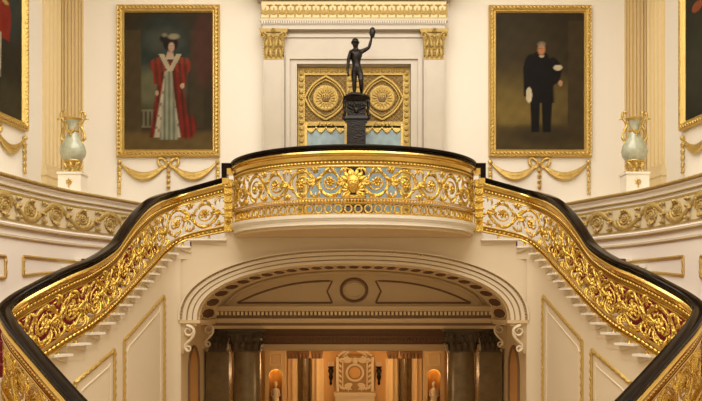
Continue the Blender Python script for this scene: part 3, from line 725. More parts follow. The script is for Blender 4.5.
m = MB(); sweep(m, MLD, us, [(-.030, .165), (.030, .165), (.045, .185), (.02, .20), (-.02, .20), (-.045, .185)]); sweep(m, MLD, us, [(-.03, .0), (.03, .0), (.035, .02), (-.035, .02)]); sweep(m, MLD, us, [(-.022, .245), (.022, .245), (.022, .257), (-.022, .257)]); bead_line(m, MLD, 0, LL, .05, .224, .019, .008); obj('lower_band', m, 'goldrail', t, True)
nr = 38
for k in range(nr):
    u = LL*(k+.5)/nr; R = .052
    m = MB(); m.stroke(MLD, [(u+R*cos(a), .093+.06*sin(a)) for a in frange(0, 2*pi, 16)], .017, 0, 1.1, 6)
    for q in (.03, .155): m.stroke(MLD, [(u+LL/nr*.5, q-.015), (u+LL/nr*.5, q), (u+LL/nr*.5, q+.015)], [.006, .02, .006], 0, .8, 6)
    obj('ring', m, 'gold', t, True)
half = LL/2; hm = .12; n = 6; P = (half-hm)/n
for sd in (-1, 1):
    for k in range(n):
        s_ = 1 if k % 2 else -1
        Mx = (lambda u, v, w, sd=sd: MLD(half+sd*u, v, w))
        c, r = scroll_cell(Mx, hm+k*P, P, .25, .72, s_, 0, .85, .9, 2)
        so = obj('scroll', c, 'gold', t, True); obj('rosette', r, 'gold', so, True)
m = MB(); TM = lambda u, v, w: MLD(half+u, v, w)
m.stroke(TM, [(0, .33), (0, .40), (0, .48), (0, .55), (0, .60)], [.03, .085, .105, .09, .03], .02, .7, 12)
for k in range(7):
    a = pi*(.08+.84*k/6.); leaf(m, TM, .07*cos(a), .50+.05*sin(a), a, .15, .045, .5*(1 if k < 3 else -1), .01)
for q in (-1, 1):
    for j in range(4): leaf(m, TM, q*.05, .40-.02*j, -pi/2+q*(1.3-.35*j), .15, .026, q*1.2, .015)
    m.stroke(TM, [(q*.05, .505), (q*.035, .512), (q*.02, .505)], [.004, .014, .004], .09, .8, 6)
m.stroke(TM, [(0, .51), (0, .47), (0, .455)], [.01, .018, .022], .095, .9, 6); m.stroke(TM, [(-.04, .425), (0, .418), (.04, .425)], [.005, .013, .005], .085, .9, 6)
m.stroke(TM, [(-.10, .285), (0, .275), (.10, .285)], .024, .01, 1, 6)
obj('mask', m, 'gold', t, True)

# ================================================================== DOORWAY
TB = lambda u, v, w: (u, 15.0-w, v)
t = thing('door_surround', (0, 14.95, ZL), 'white marble doorcase with gilt leafy capitals and a gilt frieze behind the statue', 'door surround')
m = MB()
for sg in (-1, 1):
    m.box(*sorted((sg*1.06, sg*1.30)), 14.88, 15.04, ZL, 4.58); m.box(*sorted((sg*1.19, sg*1.26)), 14.84, 14.88, ZL, 4.66)
    pass
m.box(-1.30, 1.30, 14.88, 15.04, 4.58, 4.72); m.box(-1.26, 1.26, 14.84, 14.88, 4.66, 4.72); m.box(-1.30, 1.30, 14.9, 15.02, 4.72, 5.19)
obj('architrave', m, 'marble', t)
m = MB(); m.box(-1.28, 1.28, 14.87, 14.92, 5.07, 5.13); obj('top_fillet', m, 'marble', t)
for sg in (-1, 1):
    xc = sg*1.485; m = MB(); m.box(xc-.19, xc+.19, 14.8, 15.0, ZL, 4.65); m.box(xc-.22, xc+.22, 14.77, 15.0, ZL, ZL+.2); p = obj('pilaster', m, 'marble', t)
    m = MB(); m.box(xc-.15, xc+.15, 14.785, 14.8, ZL+.3, 4.5); obj('pilaster_panel', m, 'marble', p)
    m = MB(); capital(m, xc, 14.9, 4.66, 5.19, .195, .11); obj('capital', m, 'golddull', p, True)
    m = MB()
    for row in range(2):
        for k in range(4): leaf(m, lambda u, v, w: (xc+u, 14.77-w, v), -.135+.09*k, 4.67+.17*row, pi/2, .17, .03, .25*(1 if k % 2 else -1), .01, .6, 5)
    obj('capital_leaf', m, 'golddull', p, True)
m = MB(); W = 1.71
m.box(-W+.02, W-.02, 14.78, 15.0, 5.19, 5.27); m.box(-W-.02, W+.02, 14.74, 15.0, 5.33, 5.37); m.box(-W, W, 14.76, 15.0, 5.27, 5.29)
m.box(-W, W, 14.77, 15.0, 5.38, 5.70); m.box(-W-.08, W+.08, 14.66, 15.0, 5.75, 5.80); m.box(-W-.16, W+.16, 14.56, 15.0, 5.83, 5.93); m.box(-W-.20, W+.20, 14.5, 15, 5.95, 6.1)
obj('entablature', m, 'marble', t)
m = MB(); n = 78
for k in range(n): x = -W+2*W*(k+.5)/n; m.box(x-.014, x+.014, 14.745, 14.79, 5.292, 5.33)
obj('dentil_row', m, 'white', t)
m = MB(); TF = lambda u, v, w: (u, 14.77-w, v); n = 22
m.box(-W-.02, W+.02, 14.74, 14.78, 5.37, 5.395); g_ = MB(); g_.box(-W+.01, W-.01, 14.762, 14.77, 5.395, 5.70); obj('frieze_ground', g_, 'goldpale', t)
for k in range(n):
    x = -W+2*W*(k+.5)/n; st = 2*W/n
    m.stroke(TF, [(x-st*.5*cos(a), 5.62-.17*sin(a)) for a in frange(0, pi, 10)], .012, .012, .9, 6)
    leaf(m, TF, x, 5.46, pi/2, .13, .024, 0, .01)
    for q in (-1, 1): leaf(m, TF, x, 5.46, pi/2-q*.5, .13, .018, -q*.5, .01); leaf(m, TF, x, 5.46, pi/2-q*1.05, .10, .015, -q*.6, .01)
    leaf(m, TF, x+st*.5, 5.40, pi/2, .15, .02, 0, .008)
    for q in (-1, 1): leaf(m, TF, x+st*.5, 5.61, pi/2-q*.7, .07, .016, -q*1.2, .012)
obj('palmette_frieze', m, 'golddull', t, True)
m = MB(); n = 52
for k in range(n): x = -W+2*W*(k+.5)/n; m.stroke(TF, [(x, 5.70), (x, 5.73), (x, 5.755)], [.012, .03, .02], .03, .8, 6)
for k in range(n): x = -W-.1+2*(W+.1)*(k+.5)/n; m.ball((x, 14.60, 5.815), .022, .02, .022, 6, 4)
m.box(-W-.15, W+.15, 14.55, 14.6, 5.885, 5.90)
obj('gilt_mouldings', m, 'golddull', t, True)
# gilt doors
YD = 15.06
for sg, side in ((-1, 'left'), (1, 'right')):
    xa, xb = sorted((sg*.008, sg*1.05)); xc = (xa+xb)/2
    t = thing('gilt_door_leaf', (xc, YD, ZL), '%s gilt door leaf with a rayed crown medallion over a scalloped mirror panel' % side, 'door')
    TD = lambda u, v, w: (xc+u, YD-w, v); hw = (xb-xa)/2
    m = MB(); m.box(xa, xb, YD, YD+.06, ZL, DT-.02); obj('slab', m, 'doordark', t)
    m = MB(); 
    for (u0, u1, v0, v1) in ((-hw, -hw+.13, ZL, DT-.02), (hw-.13, hw, ZL, DT-.02), (-hw+.13, hw-.13, DT-.16, DT-.02), (-hw+.13, hw-.13, ZL, ZL+.25), (-hw+.13, hw-.13, 3.42, 3.54)): m.box(xc+u0, xc+u1, YD-.035, YD, v0, v1)
    obj('stiles', m, 'doorgold', t)
    m = MB()
    for k in range(26):
        z = ZL+.1+k*.115
        if z > DT-.08: break
        for q in (-1, 1):
            leaf(m, TD, q*(hw-.065), z, pi/2-.9, .08, .02, .9, .04); leaf(m, TD, q*(hw-.065), z, pi/2+.9, .08, .02, -.9, .04)
    for k in range(9): leaf(m, TD, -hw+.12+k*.095, DT-.09, .6, .08, .02, -1.2, .04); leaf(m, TD, -hw+.12+k*.095, DT-.09, -.6, .08, .02, 1.2, .04)
    # fine lattice ground
    for k in range(-9, 18):
        for d in (-1, 1):
            p = []
            for a in frange(0, 1, 12):
                u = -hw+.13+a*(2*hw-.26); z = 3.55+(k*.09)+(a*.78 if d > 0 else .78-a*.78)
                if 3.54 < z < DT-.16: p.append((u, z))
            if len(p) > 1: m.stroke(TD, p, .009, .008, .8, 4)
    cz = 3.985; dr = .40
    for rr, rad in ((dr, .028), (dr*.84, .014)):
        P = [(0, cz+rr*1.02), (rr*.98, cz), (0, cz-rr*1.02), (-rr*.98, cz), (0, cz+rr*1.02)]
        for a, b in zip(P, P[1:]):
            seg = []
            for k in range(11):
                f = k/10; x = a[0]+(b[0]-a[0])*f; z = a[1]+(b[1]-a[1])*f; bul = .06*sin(pi*f); l = hypot(x, z-cz) or 1; seg.append((x+x/l*bul, z+(z-cz)/l*bul))
            m.stroke(TD, seg, rad, .03, .8, 6)
    obj('relief', m, 'doorgold', t, True)
    m = MB(); m.lathe([(.001, 0), (.235, 0), (.245, .02), (.225, .035), (.2, .03), (.001, .028)], 0, 0, 32, T=lambda a, b, c: (xc+a, YD-.01-c, cz+b))
    for k in range(18): a = 2*pi*k/18; m.stroke(TD, [(.10*cos(a), cz+.10*sin(a)), (.14*cos(a), cz+.14*sin(a)), (.20*cos(a), cz+.20*sin(a))], [.012, .02, .005], .045, .8, 6)
    md = obj('medallion', m, 'doorgold', t, True)
    m = MB(); m.stroke(TD, [(-.06, cz-.055), (0, cz-.065), (.06, cz-.055)], .013, .05, .8, 6)
    for q in (-2, -1, 0, 1, 2): m.stroke(TD, [(q*.028, cz-.04), (q*.036, cz+.0), (q*.040, cz+.045-.008*abs(q))], [.010, .012, .004], .05, .8, 6); m.ball(TD(q*.040, cz+.055-.008*abs(q), .05), .010)
    obj('crown', m, 'umber', md, True)
    m = MB(); m.box(xc-hw+.15, xc+hw-.15, YD-.012, YD, ZL+.25, 3.44); obj('mirror_panel', m, 'glass', t)
    m = MB(); G = hw-.15
    for k in range(4):
        u0 = -G+2*G*k/4; st = 2*G/4
        sc = [(u0+st*a, 3.44-.10*sin(pi*a)) for a in frange(0, 1, 10)]
        m.loft([[TD(a, b, .012) for a, b in sc]+[TD(u0+st, 3.46, .012), TD(u0, 3.46, .012)], [TD(a, b, .035) for a, b in sc]+[TD(u0+st, 3.46, .035), TD(u0, 3.46, .035)]])
        m.stroke(TD, sc, .014, .035, .9, 6); m.ball((xc+u0+st*.5, YD-.04, 3.335), .018, .018, .026)
    for q in (-1, 1): m.box(xc+q*G-.02, xc+q*G+.02, YD-.045, YD-.01, ZL+.25, 3.5)
    for q in range(5): leaf(m, TD, -.14+.07*q, 3.46, pi/2, .08, .022, .3*(q-2), .04)
    obj('scalloped_pelmet', m, 'goldwall', t, True)

# ================================================================== PILASTERS in the corners
def fluted(m, T, u0, u1, v0, v1, nf=5):
    W_ = u1-u0; prof = [(u0, 0)]
    fw = W_/(nf+.0); N = 8
    prof = [(u0, 0), (u0, .05)]
    for k in range(nf):
        a = u0+fw*(k+.14); b = u0+fw*(k+.86)
        for j in range(N+1): f = j/N; prof.append((a+(b-a)*f, .05-.03*sin(pi*f)))
    prof += [(u1, .05), (u1, 0)]
    m.loft([[T(a, v, b) for a, b in prof] for v in (v0, v1)])
for sg, side in ((-1, 'left'), (1, 'right')):
    TBm = lambda u, v, w, sg=sg: (sg*u, 15.0-w, v)
    TSm = lambda u, v, w, sg=sg: (sg*(-swall(u))-sg*w*.99, u, v)
    for nm, T, u0, u1, lab in (('a', TBm, 5.07, 5.47, 'fluted cream and gilt pilaster on the back wall behind the %s urn'), ('b', TSm, 14.30, 14.88, 'fluted cream and gilt pilaster turned sideways, next to the %s urn in the corner')):
        base = T((u0+u1)/2, 1.96, 0)
        t = thing('pilaster', base, lab % side, 'pilaster')
        m = MB(); fluted(m, T, u0, u1, 2.62, 7.1, 6 if nm == 'a' else 4); obj('fluted_shaft', m, 'pilaster', t)
        m = MB()
        for v0, v1, e in ((1.96, 2.40, .03), (2.40, 2.52, .05), (2.52, 2.58, .02), (2.58, 2.62, .0)):
            m.box(u0-e, u1+e, v0, v1, 0, .055+e, T=lambda a, b, c, T=T: T(a, b, c))  if False else m.loft([[T(u0-e, v, 0), T(u0-e, v, .06+e), T(u1+e, v, .06+e), T(u1+e, v, 0)] for v in (v0, v1)])
        obj('base', m, 'pilaster', t)
        m = MB(); n = 6 if nm == 'a' else 4
        for k in range(n+1):
            u = u0+(u1-u0)*k/n; m.stroke(T, [(min(max(u, u0+.01), u1-.01), 2.65), (min(max(u, u0+.01), u1-.01), 7.1)], .010, .052, .8, 5)
        obj('gilt_fillet', m, 'fillet', t)

# ================================================================== PORTRAITS
def paint(kind, nx=84, ny=128):
    rnd = random.Random(3)
    def sm(d, e=.02): return max(0., min(1., .5-d/e))
    def ell(x, y, cx, cy, rx, ry, e=.15): return max(0., min(1., (1-hypot((x-cx)/rx, (y-cy)/ry))/e+.5))
    def tri(x, y, cx, y0, w0, y1, w1, e=.012):
        if y < min(y0, y1)-.01 or y > max(y0, y1)+.01: return 0
        f = (y-y0)/(y1-y0); w = w0+(w1-w0)*f; return max(0., min(1., (w-abs(x-cx))/e+.5))
    mix = lambda a, b, t: tuple(p+(q-p)*t for p, q in zip(a, b))
    img = []
    for j in range(ny):
        y = 1.5*j/(ny-1)            # 0 bottom .. 1.5 top, x 0..1
        for i in range(nx):
            x = i/(nx-1); nz = (sin(x*23+y*17)+sin(x*41-y*29+1)+sin(x*11+y*37+2))/3*.12+rnd.uniform(-.04, .04)
            if kind == 'lady':
                c = (.045, .032, .016)
                c = mix(c, (.035, .044, .034), ell(x, y, .44, 1.00, .34, .50, .5))
                c = mix(c, (.16, .15, .075), ell(x, y, .36, .68, .30, .22, .6)*.8)
                c = mix(c, (.10, .10, .07), ell(x, y, .45, 1.2, .2, .12, .8)*.6)
                c = mix(c, (.08, .055, .025), tri(x, y, .10, .0, .10, 1.3, .09)); c = mix(c, (.06, .042, .02), tri(x, y, .82, .25, .08, 1.3, .07))
                c = mix(c, (.17, .11, .035), sm(y-.20, .06)*.75)
                if .24 < y < .44 and .20 < x < .40: c = mix(c, (.26, .24, .14), .55 if (int(x*42) % 2 or y > .415 or y < .26) else .1)
                c = mix(c, (.10, .03, .02), ell(x, y, .9, 1.1, .12, .40, .4)*.6)
                fo = .75+.35*sin(x*95+y*9); c = mix(c, (.20*fo, .022, .012), tri(x, y, .52, .14, .23, .95, .11, .03)); c = mix(c, (.27*fo, .04, .02), ell(x, y, .385, .92, .095, .085)); c = mix(c, (.27*fo, .04, .02), ell(x, y, .665, .92, .100, .09)); c = mix(c, (.24*fo, .03, .015), tri(x, y, .37, .72, .035, .93, .05)); c = mix(c, (.24*fo, .03, .015), tri(x, y, .67, .7, .035, .93, .06))
                c = mix(c, (.22*fo, .02, .012), ell(x, y, .72, .25, .10, .13, .4))
                c = mix(c, (.52, .45, .30), tri(x, y, .49, .14, .15, .85, .03, .02)*(1 if not (int(x*37)+int(y*31)) % 5 == 0 else .4)); fd = .8+.3*sin(x*120); c = mix(c, (.30*fd, .30*fd, .20*fd), tri(x, y, .505, .12, .105, .86, .035, .02))
                for q in (-1, 1):
                    if .86 < y < 1.05 and abs(x-(.52+q*(y-.86)*.55)) < .03: c = (.46, .38, .24)
                c = mix(c, (.55, .38, .25), tri(x, y, .52, 1.0, .05, 1.08, .025)); c = mix(c, (.018, .013, .01), ell(x, y, .525, 1.165, .085, .095, .3)); c = mix(c, (.018, .013, .01), ell(x, y, .50, 1.21, .10, .05, .3)); c = mix(c, (.60, .40, .27), ell(x, y, .535, 1.12, .034, .048, .5)); c = mix(c, (.5, .15, .1), ell(x, y, .535, 1.105, .03, .012, 1.)*.4); c = mix(c, (.12, .06, .03), ell(x, y, .535, 1.13, .03, .006, 1.)*.6); c = mix(c, (.38, .33, .2), ell(x, y, .56, 1.235, .065, .03, .6)*.8); c = mix(c, (.3, .27, .17), ell(x, y, .46, 1.25, .03, .02, .6)*.7)
                c = mix(c, (.5, .33, .2), ell(x, y, .66, .70, .025, .03)); c = mix(c, (.5, .33, .2), ell(x, y, .37, .62, .02, .03))
            elif kind == 'officer':
                c = (.030, .022, .011)
                c = mix(c, (.17, .115, .03), ell(x, y, .22, .50, .55, .33, 1.)*.9); c = mix(c, (.10, .07, .025), ell(x, y, .85, .5, .3, .25, 1.)*.6); c = mix(c, (.065, .045, .018), sm(y-.27, .05)*.8); c = mix(c, (.02, .015, .01), ell(x, y, .55, .17, .4, .1, .8)*.6)
                c = mix(c, (.05, .036, .016), ell(x, y, .25, 1.0, .4, .4, 1)*.6); c = mix(c, (.045, .032, .015), tri(x, y, .90, .2, .09, 1.4, .08))
                d = (.008, .007, .006)
                c = mix(c, d, tri(x, y, .445, .20, .045, .70, .06)); c = mix(c, d, tri(x, y, .575, .20, .045, .70, .07)); c = mix(c, d, tri(x, y, .51, .52, .15, .95, .13, .03)); c = mix(c, d, ell(x, y, .40, .88, .085, .17)); c = mix(c, d, ell(x, y, .64, .86, .10, .15)); c = mix(c, d, tri(x, y, .36, .6, .045, .9, .05)); c = mix(c, d, ell(x, y, .50, 1.0, .10, .08))
                c = mix(c, (.42, .20, .09), ell(x, y, .515, 1.10, .040, .062, .5)); c = mix(c, (.5, .13, .07), ell(x, y, .515, 1.085, .035, .02, .9)*.5); c = mix(c, (.10, .05, .03), ell(x, y, .50, 1.11, .035, .008, 1.)*.6); c = mix(c, (.18, .15, .11), ell(x, y, .515, 1.155, .05, .03)*.6); c = mix(c, (.4, .33, .24), ell(x, y, .52, 1.025, .03, .012)); c = mix(c, (.5, .42, .27), ell(x, y, .375, .60, .035, .085)); c = mix(c, (.45, .38, .25), ell(x, y, .70, .90, .05, .03)); c = mix(c, (.36, .2, .11), ell(x, y, .73, .73, .022, .035))
            elif kind == 'redcoat':
                c = (.035, .03, .018); c = mix(c, (.10, .08, .03), sm(y-.3, .2)*.4); c = mix(c, (.04, .06, .06), ell(x, y, .8, 1.1, .25, .35, .6)*.5)
                c = mix(c, (.26, .025, .012), tri(x, y, .58, .72, .20, 1.12, .15, .03)); c = mix(c, (.45, .40, .28), tri(x, y, .52, .35, .10, .75, .11)); c = mix(c, (.02, .015, .01), tri(x, y, .52, .12, .09, .4, .09)); c = mix(c, (.24, .022, .012), ell(x, y, .72, .93, .08, .20)); c = mix(c, (.5, .3, .18), ell(x, y, .56, 1.22, .05, .07)); c = mix(c, (.5, .36, .1), ell(x, y, .7, 1.07, .06, .02))
            else:
                c = (.03, .03, .02); c = mix(c, (.06, .06, .04), ell(x, y, .4, .5, .5, .4, .8)*.7); c = mix(c, (.35, .09, .03), ell(x, y, .22, 1.06, .10, .05)); c = mix(c, (.03, .02, .02), tri(x, y, .45, .2, .14, 1.1, .12)); c = mix(c, (.4, .25, .15), ell(x, y, .45, 1.2, .05, .07))
            gr = .62 if kind != 'officer' else .95; img.append((max(.002, c[0]*gr*(1+nz)), max(.002, c[1]*gr*(1+nz)), max(.002, c[2]*gr*(1+nz))))
    return img
pm = bpy.data.materials.new('oil_painting'); pm.use_nodes = True
at_ = pm.node_tree.nodes.new('ShaderNodeVertexColor'); at_.layer_name = 'Col'
pb = pm.node_tree.nodes['Principled BSDF']; pm.node_tree.links.new(at_.outputs['Color'], pb.inputs['Base Color']); pb.inputs['Roughness'].default_value = .45
pb.inputs['Specular IOR Level'].default_value = .08
M_['paint'] = pm
def portrait(T, u0, u1, v0, v1, kind, label, fw=.145):
    base = T((u0+u1)/2, v0, 0)
    t = thing('framed_portrait', base, label, 'painting')
    m = MB()
    prof = [(0, 0), (0, .05), (.02, .085), (.045, .07), (.075, .09), (.105, .06), (.12, .065), (fw, .03), (fw, 0)]
    rings = []
    for (a, b, sx, sy) in ((u0, v0, 1, 1), (u1, v0, -1, 1), (u1, v1, -1, -1), (u0, v1, 1, -1)):
        rings.append([T(a+sx*p, b+sy*p, w) for p, w in prof])
    m.loop(rings)
    per = [((u0+.06, v0+.06), (u1-.06, v0+.06)), ((u1-.06, v0+.06), (u1-.06, v1-.06)), ((u1-.06, v1-.06), (u0+.06, v1-.06)), ((u0+.06, v1-.06), (u0+.06, v0+.06))]
    for a, b in per:
        L = hypot(b[0]-a[0], b[1]-a[1]); n = int(L/.075); dx, dy = (b[0]-a[0])/L, (b[1]-a[1])/L
        for k in range(n):
            q = (a[0]+dx*L*(k+.5)/n, a[1]+dy*L*(k+.5)/n)
            m.stroke(T, [(q[0]-dx*.03-dy*.03, q[1]-dy*.03+dx*.03), q, (q[0]+dx*.03+dy*.03, q[1]+dy*.03-dx*.03)], [.006, .021, .008], .085, .8, 6)
    obj('gilt_frame', m, 'goldwall', t, False)
    nx, ny = 84, 128; me = bpy.data.meshes.new('canvas'); vs = []
    for j in range(ny):
        for i in range(nx):
            p = T(u0+fw-.01+(u1-u0-2*fw+.02)*i/(nx-1), v0+fw-.01+(v1-v0-2*fw+.02)*j/(ny-1), .02); vs.append((p[0]-base[0], p[1]-base[1], p[2]-base[2]))
    fs = [(j*nx+i, j*nx+i+1, (j+1)*nx+i+1, (j+1)*nx+i) for j in range(ny-1) for i in range(nx-1)]
    me.from_pydata(vs, [], fs); me.materials.append(pm)
    ca = me.color_attributes.new('Col', 'FLOAT_COLOR', 'POINT')
    for i, c in enumerate(paint(kind)): ca.data[i].color = (*c, 1)
    o = bpy.data.objects.new('canvas', me); COL.objects.link(o); o.parent = t
TBW = lambda u, v, w: (u, 14.995-w, v)
portrait(TBW, -4.44, -2.51, 2.86, 5.71, 'lady', 'gilt framed full-length painting of a woman in a red robe and pale dress')
portrait(TBW, 2.52, 4.45, 2.86, 5.70, 'officer', 'gilt framed dark painting of a standing man in a black coat holding gloves')
TSL = lambda u, v, w: (swall(u)+.01+w, u, v)
TSR = lambda u, v, w: (-swall(u)-.01-w, u, v)
portrait(TSL, 11.75, 13.69, 3.05, 5.90, 'redcoat', 'gilt framed painting of a man in a red coat on the left side wall')
portrait(lambda u, v, w: TSR(25.44-u, v, w), 11.75, 13.69, 3.05, 5.90, 'dark', 'gilt framed dark painting cut off at the right side wall')

# festoons
def festoon(T, uc, hw, zt, label, group=None):
    t = thing('festoon', T(uc, zt, 0), label, 'festoon')
    m = MB()
    for q in (-1, 1):
        m.stroke(T, [(uc+q*(.03+.16*(1-cos(a))*.5+.02*sin(a)), zt-.05+.085*sin(a)+.03*(1-cos(a))*.5) for a in frange(0, 2*pi, 16)], [.02+.014*abs(sin(k*.9)) for k in range(17)], .03, .8, 6)
        leaf(m, T, uc, zt-.06, -pi/2+q*.9, .18, .022, q*.6, .02)
    m.ball(T(uc, zt-.05, .05), .035, .03, .035); obj('bow', m, 'goldwall', t, True)
    for q in (-1, 1):
        m = MB(); n = 20
        for st, ro in ((0, .0), (.035, .02), (-.03, .01)):
            pts = []; rad = []
            for k in range(n+1):
                f = k/n; x = uc+q*(.03+f*(hw-.06)); sag = .24*sin(pi*f)**.9
                pts.append((x, zt-.05-sag-st*sin(pi*f), ro*sin(pi*f))); rad.append(.014+.034*sin(pi*f))
            m.stroke(T, pts, rad, .025, .8, 6)
        for k in range(7):
            f = .2+.1*k; x = uc+q*(.03+f*(hw-.06)); leaf(m, T, x-q*.05, zt-.02-.24*sin(pi*f), -pi/2+q*.7, .13, .015, q*.5, .05)
        obj('swag', m, 'goldwall', t, True)
        m = MB(); x = uc+q*hw; m.ball(T(x, zt-.02, .03), .045, .04, .045)
        for k in range(5): z = zt-.08-k*.11; m.stroke(T, [(x, z), (x, z-.05), (x, z-.10)], [.016, .050-.004*k, .012], .025, .8, 6)
        for k in range(5):
            for s_ in (-1, 1): leaf(m, T, x, zt-.13-k*.11, -pi/2+s_*.7, .075, .02, -s_*.6, .03)
        obj('tassel_drop', m, 'goldwall', t, True)
    m = MB()
    for k in range(4):
        z = zt-.14-k*.10; m.stroke(T, [(uc, z), (uc, z-.045), (uc, z-.09)], [.014, .046, .012], .03, .8, 6)
        for s_ in (-1, 1): leaf(m, T, uc, z-.02, -pi/2+s_*.7, .07, .02, -s_*.6, .03)
    obj('centre_drop', m, 'goldwall', t, True)
festoon(TBW, -3.47, .92, 2.79, 'gilt ribbon swag with bow under the painting of the woman in red')
festoon(TBW, 3.47, .92, 2.79, 'gilt ribbon swag with bow under the painting of the man in black')
festoon(TSL, 12.72, .92, 2.95, 'gilt ribbon swag on the left side wall under the red coat painting')
festoon(TSR, 12.72, .92, 2.95, 'gilt ribbon swag on the right side wall by the picture edge')

# ================================================================== URNS
for sg, side in ((-1, 'left'), (1, 'right')):
    x, y = sg*4.72, 13.45
    t = thing('vase_pedestal', (x, y, LEDGE), 'small white plinth with gilt rosette under the %s vase' % side, 'pedestal')
    m = MB(); m.box(x-.19, x+.19, y-.17, y+.17, LEDGE-.01, 2.26); m.box(x-.205, x+.205, y-.185, y+.185, 2.26, 2.295); m.box(x-.205, x+.205, y-.185, y+.185, LEDGE-.01, LEDGE+.04); obj('block', m, 'white', t)
    m = MB(); TQ = lambda u, v, w: (x+u, y-.17-w, v); rosette(m, TQ, 0, 2.13, .055, .008, 7); leaf(m, TQ, 0, 2.08, -pi/2, .05, .016, 0, .006); obj('rosette', m, 'goldwall', t, True)
    z0 = 2.295
    t = thing('mounted_vase', (x, y, z0), 'grey-green porcelain vase with gilt handles and foot on the %s ledge' % side, 'vase')
    m = MB(); m.lathe([(.001, z0+.14), (.07, z0+.15), (.14, z0+.20), (.20, z0+.29), (.215, z0+.37), (.195, z0+.46), (.145, z0+.55), (.098, z0+.63), (.08, z0+.72), (.078, z0+.80), (.095, z0+.86), (.12, z0+.90), (.10, z0+.90), (.05, z0+.8), (.001, z0+.8)], x, y, 36); obj('body', m, 'celadon', t, True)
    m = MB(); TV = lambda u, v, w: (x+u, y-w, z0+v)
    m.lathe([(.10, .88), (.13, .90), (.135, .925), (.11, .94), (.10, .92)], 0, 0, 28, T=lambda a, b, c: (x+a, y+b, z0+c))
    obj('rim_mount', m, 'goldwall', t, True); m = MB(); m.lathe([(.088, .69), (.10, .70), (.10, .72), (.086, .73)], 0, 0, 24, T=lambda a, b, c: (x+a, y+b, z0+c)); obj('neck_ring', m, 'goldwall', t, True)
    for q in (-1, 1):
        m = MB(); pts = [(q*.15, .54), (q*.20, .60), (q*.17, .72), (q*.13, .80), (q*.16, .88), (q*.20, .95), (q*.19, 1.02), (q*.14, 1.03), (q*.13, .98)]
        pts = catmull(pts, 4); m.stroke(TV, pts, [.014+.012*abs(sin(k*.5)) for k in range(len(pts))], 0, 1., 7)
        leaf(m, TV, q*.16, .56, -pi/2+q*.0, .14, .026, -q*.3, .0); leaf(m, TV, q*.14, .84, pi-.2 if q > 0 else .2, .06, .02, .5, .0); leaf(m, TV, q*.19, .9, pi/2-q*.8, .09, .02, -q*1.4, 0)
        obj('handle', m, 'goldwall', t, True)
    m = MB(); m.lathe([(.06, .0), (.085, .02), (.05, .07), (.06, .12), (.12, .165), (.155, .20), (.15, .22), (.13, .21)], 0, 0, 28, T=lambda a, b, c: (x+a, y+b, z0+c))
    for k in range(4):
        a = pi/4+k*pi/2; ca, sa = cos(a), sin(a); m.tube([(x+ca*.10, y+sa*.10, z0+.2), (x+ca*.15, y+sa*.15, z0+.14), (x+ca*.11, y+sa*.11, z0+.08), (x+ca*.15, y+sa*.15, z0+.02), (x+ca*.17, y+sa*.17, z0+.01)], [.02, .03, .02, .024, .02], 8)
    for q in (-1, 0, 1): leaf(m, TV, q*.07, .08, pi/2-q*.5, .13, .026, -q*.4, .11)
    obj('foot_mount', m, 'goldwall', t, True)
    m = MB(); m.stroke(TV, [(-.09, .78), (-.05, .70), (0, .66), (.05, .70), (.09, .78)], [.008, .016, .022, .016, .008], .10, .9, 6); leaf(m, TV, 0, .65, -pi/2, .06, .02, 0, .11); obj('garland', m, 'goldwall', t, True)

# ================================================================== STATUE
SX, SY, SZ = .045, 14.3, 3.83
def skin(name, joints, edges, m, parent, root=0, sub=2):
    me = bpy.data.meshes.new(name); L = parent.location
    me.from_pydata([(j[0]-L[0], j[1]-L[1], j[2]-L[2]) for j in joints], edges, [])
    o = bpy.data.objects.new(name, me); COL.objects.link(o); o.parent = parent
    me.materials.append(M_[m])
    md = o.modifiers.new('skin', 'SKIN'); md.use_smooth_shade = True
    for i, sv in enumerate(me.skin_vertices[0].data):
        r = joints[i][3]; sv.radius = (r, r) if not isinstance(r, tuple) else r; sv.use_root = (i == root)
    s2 = o.modifiers.new('sub', 'SUBSURF'); s2.levels = sub; s2.render_levels = sub
    return o
t = thing('bronze_statue', (SX, SY, SZ), 'dark bronze nude male figure raising an oval object in one hand on a tall pedestal', 'statue')
J = []; E = []
def J_(x, y, z, r, p=None):
    J.append((SX+x, SY+y, SZ+z, r*1.38)); i = len(J)-1
    if p is not None: E.append((p, i))
    return i
pel = J_(.015, 0, .465, .058); ab = J_(.0, -.01, .56, .050, pel); ch = J_(-.008, -.005, .68, .072, ab); cl_ = J_(-.008, 0, .775, .052, ch); nk = J_(-.01, -.01, .835, .026, cl_)
hd = J_(-.015, -.02, .885, .040, nk); hd2 = J_(-.02, -.02, .935, .046, hd); hd3 = J_(-.02, -.01, .975, .036, hd2)
# lowered arm
a = J_(-.10, 0, .775, .034, cl_); a = J_(-.135, .0, .66, .027, a); a = J_(-.15, .0, .56, .022, a); a = J_(-.155, -.05, .46, .020, a); aL = J_(-.15, -.08, .39, .015, a); aL2 = J_(-.148, -.09, .355, .017, aL)
# raised arm
a = J_(.085, 0, .785, .035, cl_); a = J_(.155, -.01, .815, .028, a); a = J_(.225, -.02, .85, .023, a); a = J_(.252, -.03, .94, .021, a); aR = J_(.272, -.04, 1.02, .014, a); aR2 = J_(.278, -.045, 1.05, .016, aR)
